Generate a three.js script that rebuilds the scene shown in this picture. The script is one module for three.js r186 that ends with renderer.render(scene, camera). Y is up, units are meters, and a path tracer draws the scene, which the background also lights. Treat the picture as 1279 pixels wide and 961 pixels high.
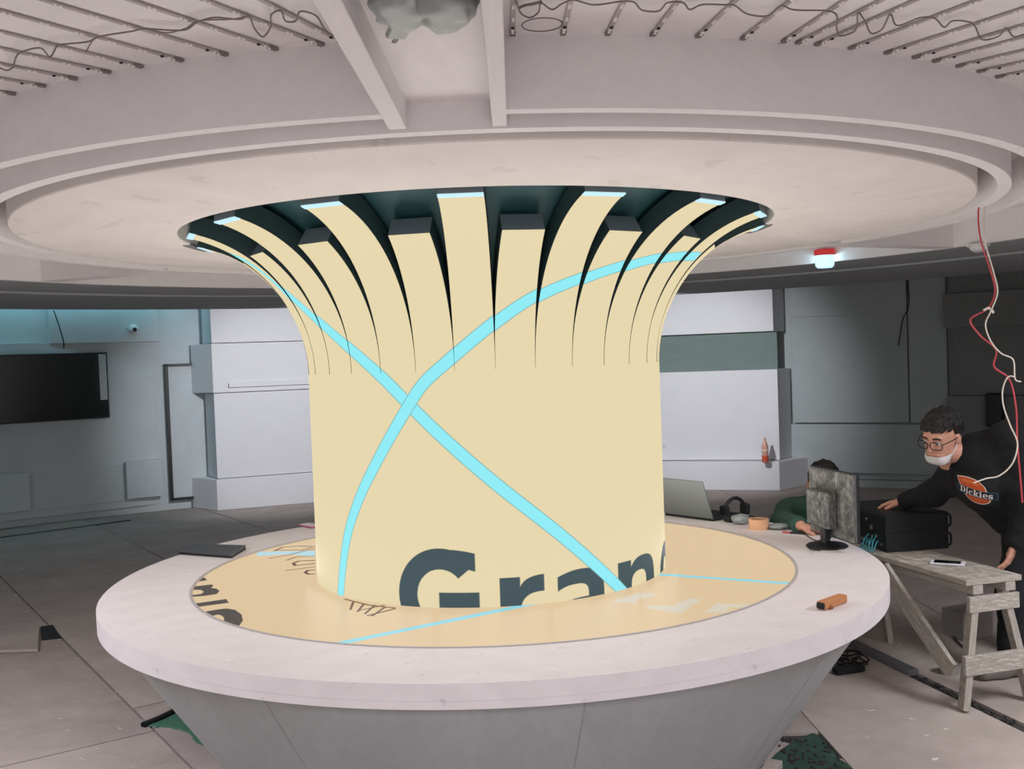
import * as THREE from 'three';
import { RoundedBoxGeometry } from 'three/addons/geometries/RoundedBoxGeometry.js';
import { mergeGeometries, mergeVertices } from 'three/addons/utils/BufferGeometryUtils.js';
import { MarchingCubes } from 'three/addons/objects/MarchingCubes.js';
import { ImprovedNoise } from 'three/addons/math/ImprovedNoise.js';
import { RectAreaLightUniformsLib } from 'three/addons/lights/RectAreaLightUniformsLib.js';

// ---------------------------------------------------------------- camera, exposure
const scene = new THREE.Scene();
scene.background = new THREE.Color(0, 0, 0);
const F = 1261.87, PITCH = -0.0269, ROLL = -0.0362, YAW = -0.0231;
const camera = new THREE.PerspectiveCamera(2 * Math.atan(480.5 / F) * 180 / Math.PI, 1279 / 961, 0.05, 60);
camera.position.set(0, 1.6, 4.3);
camera.rotation.set(PITCH, YAW, ROLL, 'YXZ');
scene.add(camera);
const renderer = new THREE.WebGLRenderer();
renderer.toneMapping = THREE.LinearToneMapping;
renderer.toneMappingExposure = 1.0;
renderer.shadowMap.enabled = true;
RectAreaLightUniformsLib.init();

// ---------------------------------------------------------------- large area lights: the display column, the display disc around it, lamps of the room
const DEG = Math.PI / 180;
const COL = { x: -0.014, z: 0, r: 0.735, y0: 0.716, yf: 1.56, ra: 0.56 };
function rectLight(name, color, intensity, w, h, pos, target) {
  const l = new THREE.RectAreaLight(color, intensity, w, h);
  l.name = name; l.position.set(...pos); l.lookAt(...target); scene.add(l); return l;
}
const SCREEN_LIGHT = new THREE.Color().setRGB(0.98, 0.96, 1.03);
for (let k = 0; k < 12; k++) {
  const a = k * 30 * DEG, s = Math.sin(a), c = Math.cos(a);
  rectLight('column_screen_glow', SCREEN_LIGHT, 1.25, 0.38, 0.8, [COL.x + s * 0.76, 1.13, c * 0.76], [COL.x + s * 3, 1.13, c * 3]);
  rectLight('disc_screen_glow', SCREEN_LIGHT, 2.9, 0.46, 0.38, [s * 0.98, 0.726, c * 0.98], [s * 0.981, 3, c * 0.981]);
}
// work lamps of the room, under the dark canopy behind the place the picture was taken from
const ROOM_LIGHT = new THREE.Color().setRGB(0.95, 0.97, 1.07);
const LAMPS = [[-3.05, 1.4, 30], [3.1, 1.4, 26], [0.2, 4.6, 40]];
for (const [x, z, i] of LAMPS) rectLight('ceiling_panel_glow', ROOM_LIGHT, i, 0.58, 1.16, [x, 2.085, z], [x, 0, z + 0.001]);

// added unseen lit panel on the rear wall, fills the counter front with light
rectLight('added_rear_glow', ROOM_LIGHT, 1.1, 4.2, 1.8, [0, 1.35, 7.84], [0, 1.35, 0]);

// ---------------------------------------------------------------- pixel of the photograph -> direction -> point
camera.updateMatrixWorld(true);
function dir(px, py) { return new THREE.Vector3((px - 639.5) / F, (480.5 - py) / F, -1).applyQuaternion(camera.quaternion); }
function atY(px, py, y) { const d = dir(px, py); return camera.position.clone().addScaledVector(d, (y - camera.position.y) / d.y); }
function atZ(px, py, z) { const d = dir(px, py); return camera.position.clone().addScaledVector(d, (z - camera.position.z) / d.z); }
function atFar(px, py, R) {
  const d = dir(px, py), o = camera.position, a = d.x * d.x + d.z * d.z, b = 2 * (o.x * d.x + o.z * d.z), c = o.x * o.x + o.z * o.z - R * R;
  return o.clone().addScaledVector(d, (-b + Math.sqrt(b * b - 4 * a * c)) / (2 * a));
}

// ---------------------------------------------------------------- helpers
let seed = 7;
function rnd() { seed = (seed * 1664525 + 1013904223) % 4294967296; return seed / 4294967296; }
const noise = new ImprovedNoise();
const N3 = (x, y, z) => noise.noise(x, y, z);
const used = new Map();
function numbered(n) { const k = used.get(n) || 0; used.set(n, k + 1); return k ? n + '_' + String(k).padStart(3, '0') : n; }
function tag(o, label, category, group) { o.userData.label = label; o.userData.category = category; if (group) o.userData.group = group; return o; }
function thing(name, label, category, pos = [0, 0, 0], ry = 0, group) {
  const g = new THREE.Group(); g.name = numbered(name); g.position.set(...pos); g.rotation.y = ry; scene.add(g); return tag(g, label, category, group);
}
function part(parent, name, geo, mat, pos, rot) {
  const m = new THREE.Mesh(geo, mat); m.name = name; m.castShadow = m.receiveShadow = true;
  if (pos) m.position.set(...pos); if (rot) m.rotation.set(...rot);
  parent.add(m); return m;
}
function single(name, geo, mat, label, category, pos, rot, group) { const m = part(scene, numbered(name), geo, mat, pos, rot); return tag(m, label, category, group); }
function structure(name, geo, mat, pos, rot) { const m = part(scene, numbered(name), geo, mat, pos, rot); m.userData.kind = 'structure'; return m; }
function structGroup(name, pos = [0, 0, 0], ry = 0) { const g = new THREE.Group(); g.name = numbered(name); g.position.set(...pos); g.rotation.y = ry; g.userData.kind = 'structure'; scene.add(g); return g; }
const box = (w, h, d) => new THREE.BoxGeometry(w, h, d);
const rbox = (w, h, d, r = 0.004, s = 2) => new RoundedBoxGeometry(w, h, d, s, Math.min(r, w / 2.01, h / 2.01, d / 2.01));
const cyl = (r0, r1, h, s = 24) => new THREE.CylinderGeometry(r0, r1, h, s);
const at = (g, x, y, z, rx = 0, ry = 0, rz = 0) => g.applyMatrix4(new THREE.Matrix4().compose(new THREE.Vector3(x, y, z), new THREE.Quaternion().setFromEuler(new THREE.Euler(rx, ry, rz)), new THREE.Vector3(1, 1, 1)));
const merge = (l) => mergeGeometries(l.map((g) => { const q = g.index ? g.toNonIndexed() : g; for (const k of Object.keys(q.attributes)) if (!['position', 'normal', 'uv'].includes(k)) q.deleteAttribute(k); return q; }));
function tube(pts, r, seg, closed = false) {
  const c = new THREE.CatmullRomCurve3(pts.map((p) => (p.isVector3 ? p : new THREE.Vector3(...p))), closed, 'centripetal');
  return new THREE.TubeGeometry(c, seg || pts.length * 8, r, 6, closed);
}
// a bar from a to b of section w x h
function bar(a, b, w, h, r = 0.003) {
  const A = new THREE.Vector3(...(a.isVector3 ? a.toArray() : a)), B = new THREE.Vector3(...(b.isVector3 ? b.toArray() : b)), d = B.clone().sub(A), L = d.length();
  const g = rbox(w, h, L, r, 1), m = new THREE.Matrix4(), z = d.normalize(), up = Math.abs(z.y) > 0.9 ? new THREE.Vector3(1, 0, 0) : new THREE.Vector3(0, 1, 0);
  const x = new THREE.Vector3().crossVectors(up, z).normalize(), y = new THREE.Vector3().crossVectors(z, x);
  m.makeBasis(x, y, z).setPosition(A.clone().add(B).multiplyScalar(0.5));
  return g.applyMatrix4(m);
}
// solid arc: radii r0..r1, heights y0..y1, angles from +z, both ends closed
function arcSolid(r0, r1, y0, y1, p0, p1, seg = 96, cx = 0, cz = 0) {
  const pos = [], uv = [], idx = [];
  const quad = (a, b, c, d, ua, ub, uc, ud) => { const n = pos.length / 3; pos.push(...a, ...b, ...c, ...d); uv.push(...ua, ...ub, ...uc, ...ud); idx.push(n, n + 1, n + 2, n, n + 2, n + 3); };
  const P = (r, y, p) => [cx + r * Math.sin(p), y, cz + r * Math.cos(p)];
  for (let i = 0; i < seg; i++) {
    const a = p0 + (p1 - p0) * i / seg, b = p0 + (p1 - p0) * (i + 1) / seg, f = (r, y) => [r, y];
    const xz = (r, p) => [r * Math.sin(p), r * Math.cos(p)];
    quad(P(r0, y0, a), P(r0, y0, b), P(r1, y0, b), P(r1, y0, a), xz(r0, a), xz(r0, b), xz(r1, b), xz(r1, a));
    quad(P(r0, y1, a), P(r1, y1, a), P(r1, y1, b), P(r0, y1, b), xz(r0, a), xz(r1, a), xz(r1, b), xz(r0, b));
    quad(P(r1, y0, a), P(r1, y0, b), P(r1, y1, b), P(r1, y1, a), [a * r1, y0], [b * r1, y0], [b * r1, y1], [a * r1, y1]);
    quad(P(r0, y0, a), P(r0, y1, a), P(r0, y1, b), P(r0, y0, b), [a * r0, y0], [a * r0, y1], [b * r0, y1], [b * r0, y0]);
  }
  if (p1 - p0 < 6.28) for (const p of [p0, p1]) quad(P(r0, y0, p), P(r1, y0, p), P(r1, y1, p), P(r0, y1, p), [r0, y0], [r1, y0], [r1, y1], [r0, y1]);
  const g = new THREE.BufferGeometry(); g.setAttribute('position', new THREE.Float32BufferAttribute(pos, 3)); g.setAttribute('uv', new THREE.Float32BufferAttribute(uv, 2)); g.setIndex(idx);
  const h = mergeVertices(g, 1e-5); h.computeVertexNormals(); const q = g.toNonIndexed(); q.computeVertexNormals(); return smoothArc(q, cx, cz);
}
// smooth the normals of upright faces round the axis
function smoothArc(g, cx, cz) {
  const p = g.attributes.position, n = g.attributes.normal;
  for (let i = 0; i < p.count; i++) if (Math.abs(n.getY(i)) < 0.2) {
    const x = p.getX(i) - cx, z = p.getZ(i) - cz, l = Math.hypot(x, z), s = (n.getX(i) * x + n.getZ(i) * z) / l;
    if (Math.abs(s) > 0.7) n.setXYZ(i, Math.sign(s) * x / l, 0, Math.sign(s) * z / l);
  }
  return g;
}

// ---------------------------------------------------------------- textures and materials
function dataTex(size, fn, srgb = true, repeat = 1) {
  const d = new Uint8Array(size * size * 4);
  for (let y = 0; y < size; y++) for (let x = 0; x < size; x++) { const c = fn(x / size, y / size), i = (y * size + x) * 4; d[i] = c[0]; d[i + 1] = c[1]; d[i + 2] = c[2]; d[i + 3] = 255; }
  const t = new THREE.DataTexture(d, size, size); t.magFilter = THREE.LinearFilter; t.wrapS = t.wrapT = THREE.RepeatWrapping; t.repeat.set(repeat, repeat);
  if (srgb) t.colorSpace = THREE.SRGBColorSpace; t.needsUpdate = true; return t;
}
// noise that tiles over the unit square
function tn(u, v, f, s = 0) { const a = u * 2 * Math.PI, b = v * 2 * Math.PI, k = f / 6.28; return N3(Math.cos(a) * k + s, Math.sin(a) * k + Math.cos(b) * k * 1.3, Math.sin(b) * k * 1.3 + s * 2.1); }
function fbm(u, v, f, s) { return tn(u, v, f, s) * 0.55 + tn(u, v, f * 2.3, s + 9) * 0.3 + tn(u, v, f * 5.1, s + 17) * 0.15; }
const lim = (x) => Math.max(0, Math.min(255, x));
const bumpFine = dataTex(256, (u, v) => { const h = lim(128 + 90 * fbm(u, v, 14, 3) + 50 * tn(u, v, 60, 5)); return [h, h, h]; }, false);
const plasterMap = (r, g, b, amp, size = 256) => dataTex(size, (u, v) => { const n = fbm(u, v, 7, r * 0.01) * amp + tn(u, v, 50, 2) * amp * 0.35; return [lim(r + n), lim(g + n), lim(b + n)]; });
const std = (o) => new THREE.MeshStandardMaterial({ roughness: 0.7, metalness: 0, ...o });
const M = {
  plaster: std({ map: plasterMap(236, 233, 233, 6), bumpMap: bumpFine, bumpScale: 0.0008, roughness: 0.85 }),
  skim: std({ map: dataTex(512, (u, v) => { const n = fbm(u, v, 6, 4) * 8 + fbm(u * 1, v, 9, 31) * 7 + (fbm(u, v, 12, 8) > 0.34 ? -9 : 0); return [lim(229 + n), lim(223 + n), lim(219 + n)]; }), bumpMap: bumpFine, bumpScale: 0.0012, roughness: 0.85 }),
  primer: std({ map: plasterMap(158, 160, 164, 8), roughness: 0.9 }),
  counterTop: std({ map: dataTex(512, (u, v) => { const n = fbm(u, v, 8, 6) * 9, s = fbm(u, v, 22, 41) > 0.44 ? -18 : 0; return [lim(229 + n + s), lim(221 + n + s), lim(220 + n + s)]; }), bumpMap: bumpFine, bumpScale: 0.0006, roughness: 0.6 }),
  greyBoard: [0, 1, 2].map((k) => std({ map: dataTex(256, (u, v) => { const n = fbm(u, v, 6, 80 + k * 5) * 8 + tn(u, v, 40, 3 + k) * 4; return [lim(170 + n), lim(171 + n), lim(171 + n)]; }), bumpMap: bumpFine, bumpScale: 0.0008, roughness: 0.9 })),
  filler: std({ map: plasterMap(158, 157, 155, 12), roughness: 0.95 }),
  white: std({ color: 0xe4e3e6, roughness: 0.6 }),
  unitWhite: std({ map: plasterMap(226, 226, 229, 3), roughness: 0.6 }),
  wallLeft: std({ map: plasterMap(196, 204, 206, 6), roughness: 0.85 }),
  wallRight: std({ map: plasterMap(172, 180, 180, 5), roughness: 0.8 }),
  wallDark: std({ map: plasterMap(128, 130, 128, 5), roughness: 0.85 }),
  wallGreen: std({ map: plasterMap(120, 138, 132, 5), roughness: 0.8 }),
  board: [0, 1, 2, 3].map((k) => std({ map: dataTex(512, (u, v) => {
    const n = fbm(u, v, 5, 11 + k * 7) * 20 + fbm(u, v, 24, 3 + k) * 11, s = fbm(u, v, 30, 71 + k) > 0.47 ? 52 : 0;
    return [lim(176 + k * 3 + n + s), lim(163 + k * 3 + n + s), lim(156 + k * 2 + n + s)]; }), bumpMap: bumpFine, bumpScale: 0.002, roughness: 0.8 })),
  slab: std({ map: plasterMap(70, 66, 64, 14), roughness: 0.95 }),
  green: std({ map: plasterMap(70, 118, 96, 16), roughness: 0.9 }),
  darkGreen: std({ map: plasterMap(46, 74, 60, 22), roughness: 0.95 }),
  rubble: std({ map: plasterMap(58, 54, 52, 18), roughness: 1 }),
  black: std({ color: 0x16181a, roughness: 0.5 }),
  blackSoft: std({ color: 0x1c1e20, roughness: 0.85 }),
  tvGlass: std({ color: 0x0a1414, roughness: 0.18 }),
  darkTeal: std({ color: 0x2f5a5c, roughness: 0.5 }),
  housing: std({ color: 0x75838a, roughness: 0.45 }),
  housingSide: std({ color: 0x2a4244, roughness: 0.6 }),
  steel: std({ color: 0x8e8f90, roughness: 0.5, metalness: 0.6 }),
  alu: std({ color: 0xb2aaa8, roughness: 0.6 }),
  cable: std({ color: 0x857b78, roughness: 0.7 }),
  cableDark: std({ color: 0x1d1c1d, roughness: 0.6 }),
  lens: std({ color: 0xf6f4f0, roughness: 0.15 }),
  wood: std({ map: dataTex(256, (u, v) => { const n = tn(u * 1, v, 10, 4) * 14 + Math.sin((v + fbm(u, v, 4, 2) * 0.06) * 90) * 7, p = fbm(u, v, 9, 61) > 0.1 ? 26 : 0; return [lim(168 + n + p), lim(160 + n + p), lim(149 + n + p)]; }), roughness: 0.85, bumpMap: bumpFine, bumpScale: 0.001 }),
  plasticWrap: new THREE.MeshPhysicalMaterial({ color: 0xa9b1af, roughness: 0.45, transmission: 0.3, thickness: 0 }),
  red: std({ color: 0xc0444a, roughness: 0.5 }),
  wireWhite: std({ color: 0xd8cdbd, roughness: 0.5 }),
  tape: std({ color: 0xd9a982, roughness: 0.7 }),
};

// ================================================================ SETTING
const ROOM_R = 8.2, WALL_H = 2.75;
// floor: dark slab with loose protective boards laid over it
const floor = structGroup('floor');
part(floor, 'slab', at(cyl(8.5, 8.5, 0.2, 96), 0, -0.115, 0), M.slab);
function clipPoly(poly, nx, nz, d) { // keep n.p <= d
  const out = [];
  for (let i = 0; i < poly.length; i++) {
    const a = poly[i], b = poly[(i + 1) % poly.length], da = a[0] * nx + a[1] * nz - d, db = b[0] * nx + b[1] * nz - d;
    if (da <= 0) out.push(a);
    if ((da < 0 && db > 0) || (da > 0 && db < 0)) { const t = da / (da - db); out.push([a[0] + (b[0] - a[0]) * t, a[1] + (b[1] - a[1]) * t]); }
  }
  return out;
}
function polyArea(p) { let s = 0; for (let i = 0; i < p.length; i++) { const a = p[i], b = p[(i + 1) % p.length]; s += a[0] * b[1] - b[0] * a[1]; } return s / 2; }
function sheet(poly, y0, y1, uo = 0) {
  if (polyArea(poly) < 0) poly = poly.slice().reverse();
  const s = new THREE.Shape(poly.map(([x, z]) => new THREE.Vector2(x, -z)));
  const g = new THREE.ExtrudeGeometry(s, { depth: y1 - y0, bevelEnabled: false }); g.rotateX(-Math.PI / 2); g.translate(0, y0, 0);
  const uv = g.attributes.uv, p = g.attributes.position; for (let i = 0; i < uv.count; i++) uv.setXY(i, p.getX(i) * 0.45 + uo, p.getZ(i) * 0.45 + uo * 1.7); return g;
}
const GAP = 0.006;
function clipRoom(p) { for (let k = 0; k < 48; k++) { const a = k * 7.5 * DEG; p = clipPoly(p, Math.sin(a), Math.cos(a), ROOM_R - 0.02); if (p.length < 3) return p; } return p; }
let boardNo = 0;
function board(poly, lift = 0) {
  poly = clipRoom(poly); if (poly.length < 3 || Math.abs(polyArea(poly)) < 0.01) return;
  const k = Math.floor(rnd() * 4); part(floor, boardNo++ ? 'floor_board_' + String(boardNo - 1).padStart(3, '0') : 'floor_board', sheet(poly, -0.014, lift + (rnd() - 0.5) * 0.003, k * 0.37 + boardNo * 0.113), M.board[k]);
}
{ // boards of the left half run along the long seam of the photograph
  const a = 33.6 * DEG, d = [Math.sin(a), Math.cos(a)], n = [Math.cos(a), -Math.sin(a)], W = 1.22;
  const pt = (u, v) => [n[0] * u + d[0] * v, n[1] * u + d[1] * v];
  for (let i = -8; i <= 5; i++) {
    const u0 = -1.18 + W * i + GAP, u1 = -1.18 + W * (i + 1) - GAP;
    const cuts = [-10.7, -8.26, -5.82, -3.38, i === 0 ? -1.372 : -1.0, 1.44, 3.88, 6.3, 8.7];
    if (i === 0) cuts.splice(5, 0, -1.04); if (i === -1) cuts[3] = -3.34;
    for (let j = 0; j + 1 < cuts.length; j++) {
      let p = [pt(u0, cuts[j] + GAP), pt(u1, cuts[j] + GAP), pt(u1, cuts[j + 1] - GAP), pt(u0, cuts[j + 1] - GAP)];
      p = clipPoly(p, 1, 0, -0.004);
      if (i === 0 && Math.abs(cuts[j] + 1.372) < 0.01) p = clipPoly(p, -n[0], -n[1], 9); // narrow strip stays
      if (p.length > 2) board(p);
    }
  }
}
// right half: seam beside the counter and the cable channel
const CH = { a: [1.84, -1.2], d: [Math.sin(12 * DEG), Math.cos(12 * DEG)], n: [Math.cos(12 * DEG), -Math.sin(12 * DEG)] };
{
  const chD = CH.a[0] * CH.n[0] + CH.a[1] * CH.n[1];
  const rect = (x0, x1, z0, z1) => [[x0, z0], [x1, z0], [x1, z1], [x0, z1]];
  for (const [x0, x1] of [[0.004, 1.315], [1.322, 2.6], [2.607, 3.82], [3.827, 5.04], [5.047, 6.26], [6.267, 8]]) {
    const cut = x0 < 1 ? [-8.2, -5.6, -3.2, -0.8, 0.18, 2.6, 5, 8.2] : x0 < 2 ? [-8.2, -6.1, -3.7, -1.3, 1.1, 3.5, 5.9, 8.2] : [-8.2, -5.2, -2.8, -0.4, 2.0, 4.4, 8.2];
    for (let j = 0; j + 1 < cut.length; j++) {
      const p = rect(x0, x1, cut[j] + GAP, cut[j + 1] - GAP);
      const l = clipPoly(p, CH.n[0], CH.n[1], chD - 0.03), r = clipPoly(p, -CH.n[0], -CH.n[1], -(chD + 0.035));
      if (x0 < 1 && Math.abs(cut[j] - 0.18) < 0.01) { board(clipPoly(l, 0.75, -0.66, 0.68)); continue; } // corner broken off: green underlay shows
      if (l.length > 2) board(l); if (r.length > 2) board(r);
    }
  }
}
single('cable_channel_cover', bar([CH.a[0], 0.012, CH.a[1]], [CH.a[0] + CH.d[0] * 0.74, 0.012, CH.a[1] + CH.d[1] * 0.74], 0.055, 0.03), M.steel, 'grey metal cable channel cover lying in the floor gap beside the sawhorse', 'channel cover');
{ // rubble in the open part of the channel
  const g = []; for (let i = 0; i < 130; i++) { const t = 0.78 + rnd() * 1.6, o = (rnd() - 0.5) * 0.05; g.push(at(new THREE.IcosahedronGeometry(0.004 + rnd() * 0.009, 0), CH.a[0] + CH.d[0] * t + CH.n[0] * o, -0.008 + rnd() * 0.008, CH.a[1] + CH.d[1] * t + CH.n[1] * o, rnd() * 3, rnd() * 3, 0)); }
  const m = single('channel_rubble', merge(g), M.rubble, 'crumbled dark rubble filling the open cable channel in the floor', 'rubble'); m.userData.kind = 'stuff';
}
// green underlay showing through broken boards
function blob(pts, y, h, mat, name, label, seedv) {
  const s = new THREE.Shape(); const c = new THREE.CatmullRomCurve3(pts.map(([x, z]) => new THREE.Vector3(x, 0, z)), true);
  c.getPoints(60).forEach((p, i) => { const j = 0.012 * N3(p.x * 30, p.z * 30, seedv); i ? s.lineTo(p.x + j, -p.z + j) : s.moveTo(p.x + j, -p.z + j); });
  const g = new THREE.ExtrudeGeometry(s, { depth: h, bevelEnabled: true, bevelSize: 0.004, bevelThickness: 0.003, bevelSegments: 1 }); g.rotateX(-Math.PI / 2); g.translate(0, y, 0);
  return single(name, g, mat, label, 'patch');
}
blob([[188, 906], [204, 897], [236, 885], [252, 890], [262, 915], [256, 930], [246, 926], [234, 914], [212, 908]].map(([x, y]) => { const q = atY(x, y, 0.004); return [q.x, q.z]; }), 0.001, 0.003, M.green, 'waterproof_patch', 'torn green waterproof sheet beside the dark floor gap at the counter foot', 3);
blob([[0.98, 0.56], [1.1, 0.36], [1.2, 0.26], [1.29, 0.2], [1.3, 0.4], [1.29, 0.75], [1.0, 0.8]], -0.006, 0.006, M.darkGreen, 'waterproof_patch', 'dark green underlay with debris showing beside the curved counter foot', 5);
{ const g = []; for (let i = 0; i < 90; i++) { const x = 1.1 + rnd() * 0.2, z = 0.25 + rnd() * 0.4; g.push(at(new THREE.IcosahedronGeometry(0.003 + rnd() * 0.006, 0), x, 0.005, z, rnd() * 3, rnd() * 3, 0)); }
  const m = single('debris_crumbs', merge(g), M.rubble, 'dark crumbs of debris scattered over the dark green underlay', 'debris'); m.userData.kind = 'stuff'; }
single('dark_gap_tube', tube([atY(178, 906, 0.012), atY(200, 897, 0.014), atY(233, 880, 0.014)], 0.014, 20), M.blackSoft, 'short black tube standing for the dark floor gap beside the green waterproof sheet', 'tube');  // black tube laid in to draw the dark floor gap
// lifted board corner; the dark pit beside it is painted as a flat sheet
{
  const c = [[0, 806], [47, 811], [49, 781], [0, 790]].map(([x, y]) => { const p = atY(x, y, 0.02); return [p.x, p.z]; });
  c[0][0] -= 0.5; c[0][1] += 0.1; c[3][0] -= 0.5; c[3][1] += 0.1;
  single('loose_board', sheet(c, 0.004, 0.022, 0.3), M.board[1], 'loose grey board lying raised over the floor beside the square pit', 'board');
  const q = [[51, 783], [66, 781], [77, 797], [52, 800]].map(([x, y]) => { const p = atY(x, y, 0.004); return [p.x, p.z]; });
  single('dark_pit_sheet', sheet(q, -0.004, 0.005), M.blackSoft, 'flat dark sheet standing for the square pit beside the loose raised board', 'pit sheet');
}
{ const g = structGroup('trim_1'); // long dark gap along the wall foot
  const a = atY(0, 671, 0.002), b = atY(163, 650, 0.002); part(g, 'floor_gap_strip', bar([a.x - 1, 0.003, a.z + 0.9], b, 0.05, 0.006), M.slab); }

// walls (round room)
const phi = (azDeg) => Math.PI - azDeg * DEG; // azimuth from -z to the arc's angle from +z
const wallArc = (name, a0, a1, mat) => structure(name, arcSolid(ROOM_R, ROOM_R + 0.2, -0.02, WALL_H + 0.1, phi(a1), phi(a0), Math.max(8, Math.round((a1 - a0) / 3))), mat);
wallArc('wall_left', -110, 0, M.wallLeft);
wallArc('wall_right', 0, 110, M.wallRight);
wallArc('wall_rear', 110, 250, M.wallLeft);

// ceiling: upper slab, dark canopy ring, white trough, rings and central disc
const CC = { x: 0.054, z: 0 };
const ceiling = structGroup('ceiling');
part(ceiling, 'upper_slab', at(cyl(8.6, 8.6, 0.1, 96), 0, WALL_H + 0.1, 0), M.plaster);
part(ceiling, 'canopy', arcSolid(3.0, 5.45, 2.13, 2.72, 0, 2 * Math.PI, 128), M.primer);
part(ceiling, 'canopy_batten', arcSolid(3.68, 3.72, 2.118, 2.135, 0, 2 * Math.PI, 128), M.wallRight);
part(ceiling, 'trough_ceiling', arcSolid(1.5, 3.02, 2.29, 2.34, 0, 2 * Math.PI, 128, 0.03), M.plaster);
part(ceiling, 'trough_rim', arcSolid(2.96, 3.0, 2.128, 2.30, 0, 2 * Math.PI, 128), M.plaster);
part(ceiling, 'fascia', arcSolid(2.08, 2.12, 2.1315, 2.30, 0.6 * DEG, 354.6 * DEG, 160, 0.02), M.plaster);
part(ceiling, 'lip_ring', arcSolid(1.918, 1.962, 2.127, 2.295, -120 * DEG, 111.5 * DEG, 120, CC.x), M.plaster);
{ // central disc with its round opening for the display column
  const s = new THREE.Shape(); s.absarc(CC.x, 0, 1.853, 0, 2 * Math.PI); const h = new THREE.Path(); h.absarc(-0.02, 0, 1.217, 0, 2 * Math.PI, true); s.holes.push(h);
  const g = new THREE.ExtrudeGeometry(s, { depth: 0.15, bevelEnabled: true, bevelSize: 0.004, bevelThickness: 0.004, bevelSegments: 1, curveSegments: 96 }); g.rotateX(-Math.PI / 2); g.translate(0, 2.126, 0);
  const uv = g.attributes.uv, p = g.attributes.position; for (let i = 0; i < uv.count; i++) uv.setXY(i, p.getX(i) * 0.7, p.getZ(i) * 0.35);
  part(ceiling, 'central_disc', g, M.skim);
  for (const [a, b] of [[88, 101], [-101, -90]]) part(ceiling, 'foil_tape', arcSolid(1.205, 1.245, 2.1185, 2.1235, a * DEG, b * DEG, 10, -0.02), M.steel);
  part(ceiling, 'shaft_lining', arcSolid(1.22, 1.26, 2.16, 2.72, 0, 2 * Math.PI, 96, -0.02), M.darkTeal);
}
part(ceiling, 'beam', bar([-0.186, 2.2075, 1.97], [-0.222, 2.2075, 2.99], 0.042, 0.155), M.plaster);
part(ceiling, 'beam', bar([0.047, 2.2075, 1.97], [0.02, 2.2075, 2.99], 0.034, 0.155), M.plaster);
part(ceiling, 'beam_bay_ceiling', box(0.235, 0.08, 1.05).translate(-0.078, 2.234, 2.47), M.plaster);
{ // the beams of the far side
  const bm = (p, q) => part(ceiling, 'beam', bar([p.x, 2.2075, p.z], [q.x, 2.2075, q.z], 0.12, 0.155), M.plaster);
  bm(new THREE.Vector3(1.72, 0, -0.95), new THREE.Vector3(2.63, 0, -1.40)); bm(new THREE.Vector3(-1.66, 0, -1.2), new THREE.Vector3(-2.52, 0, -1.6));
}
part(ceiling, 'cut_mark', new THREE.TorusGeometry(0.042, 0.0012, 5, 40).rotateX(Math.PI / 2).translate(...atY(677, 31, 2.289).toArray()), M.cable);

// wall reliefs and wall-hung structure, tangent to the round wall
function onWall(R, azDeg) { const a = azDeg * DEG; return { pos: [R * Math.sin(a), 0, -R * Math.cos(a)], ry: -a }; }
function azOf(p) { return Math.atan2(p.x, -p.z) / DEG; }
function relief(name, R, x0, x1, y0, y1, mat, depth, parent) { // pixel rectangle on the wall
  const a = atFar(x0, y0, R), b = atFar(x1, y1, R), am = (azOf(a) + azOf(b)) / 2, w = 2 * R * Math.sin(Math.abs(azOf(a) - azOf(b)) / 2 * DEG), h = Math.abs(a.y - b.y);
  const { pos, ry } = onWall(R, am); const m = new THREE.Mesh(rbox(w, h, depth, 0.006, 1), mat); m.name = name; m.position.set(pos[0], (a.y + b.y) / 2, pos[2]); m.rotation.y = ry; m.castShadow = m.receiveShadow = true; parent.add(m); return m;
}
const reliefs = structGroup('trim_2');
relief('wall_panel', 8.15, 58, 199, 352, 427, M.wallLeft, 0.1, reliefs);
relief('wall_panel', 8.17, -60, 201, 430, 630, M.wallLeft, 0.08, reliefs);
relief('wall_panel', 8.12, -30, 37, 596, 637, M.wallLeft, 0.12, reliefs);
relief('wall_panel', 8.13, 156, 203, 577, 619, M.wallLeft, 0.12, reliefs);
relief('wall_panel', 8.14, 40, 154, 590, 626, M.wallLeft, 0.05, reliefs);
const reliefs2 = structGroup('trim_3');
relief('wall_panel', 8.16, 988, 1186, 530, 594, M.wallRight, 0.12, reliefs2);
relief('wall_panel', 8.17, 988, 1136, 391, 528, M.wallRight, 0.1, reliefs2);
relief('wall_panel', 8.17, 1134, 1186, 340, 528, M.wallRight, 0.1, reliefs2);
relief('wall_panel', 8.16, 986, 1133, 320, 390, M.wallRight, 0.14, reliefs2);
relief('wall_panel', 8.15, 990, 1190, 597, 616, M.wallRight, 0.14, reliefs2);
const darkUnit = structGroup('trim_4');
relief('dark_block', 8.05, 1183, 1330, 368, 404, M.wallDark, 0.34, darkUnit);
relief('dark_block', 8.1, 1190, 1330, 300, 367, M.wallDark, 0.26, darkUnit);
relief('dark_block', 8.1, 1193, 1330, 405, 493, M.wallDark, 0.26, darkUnit);
relief('dark_block', 8.05, 1188, 1330, 494, 640, M.wallDark, 0.34, darkUnit);
single('loudspeaker', rbox(0.16, 0.34, 0.14, 0.02), M.black, 'black wall speaker on the dark stepped block behind the bending worker', 'speaker', (() => { const p = atFar(1243, 512, 7.80); return p.toArray(); })(), [0, -40 * DEG, 0]);
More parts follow.
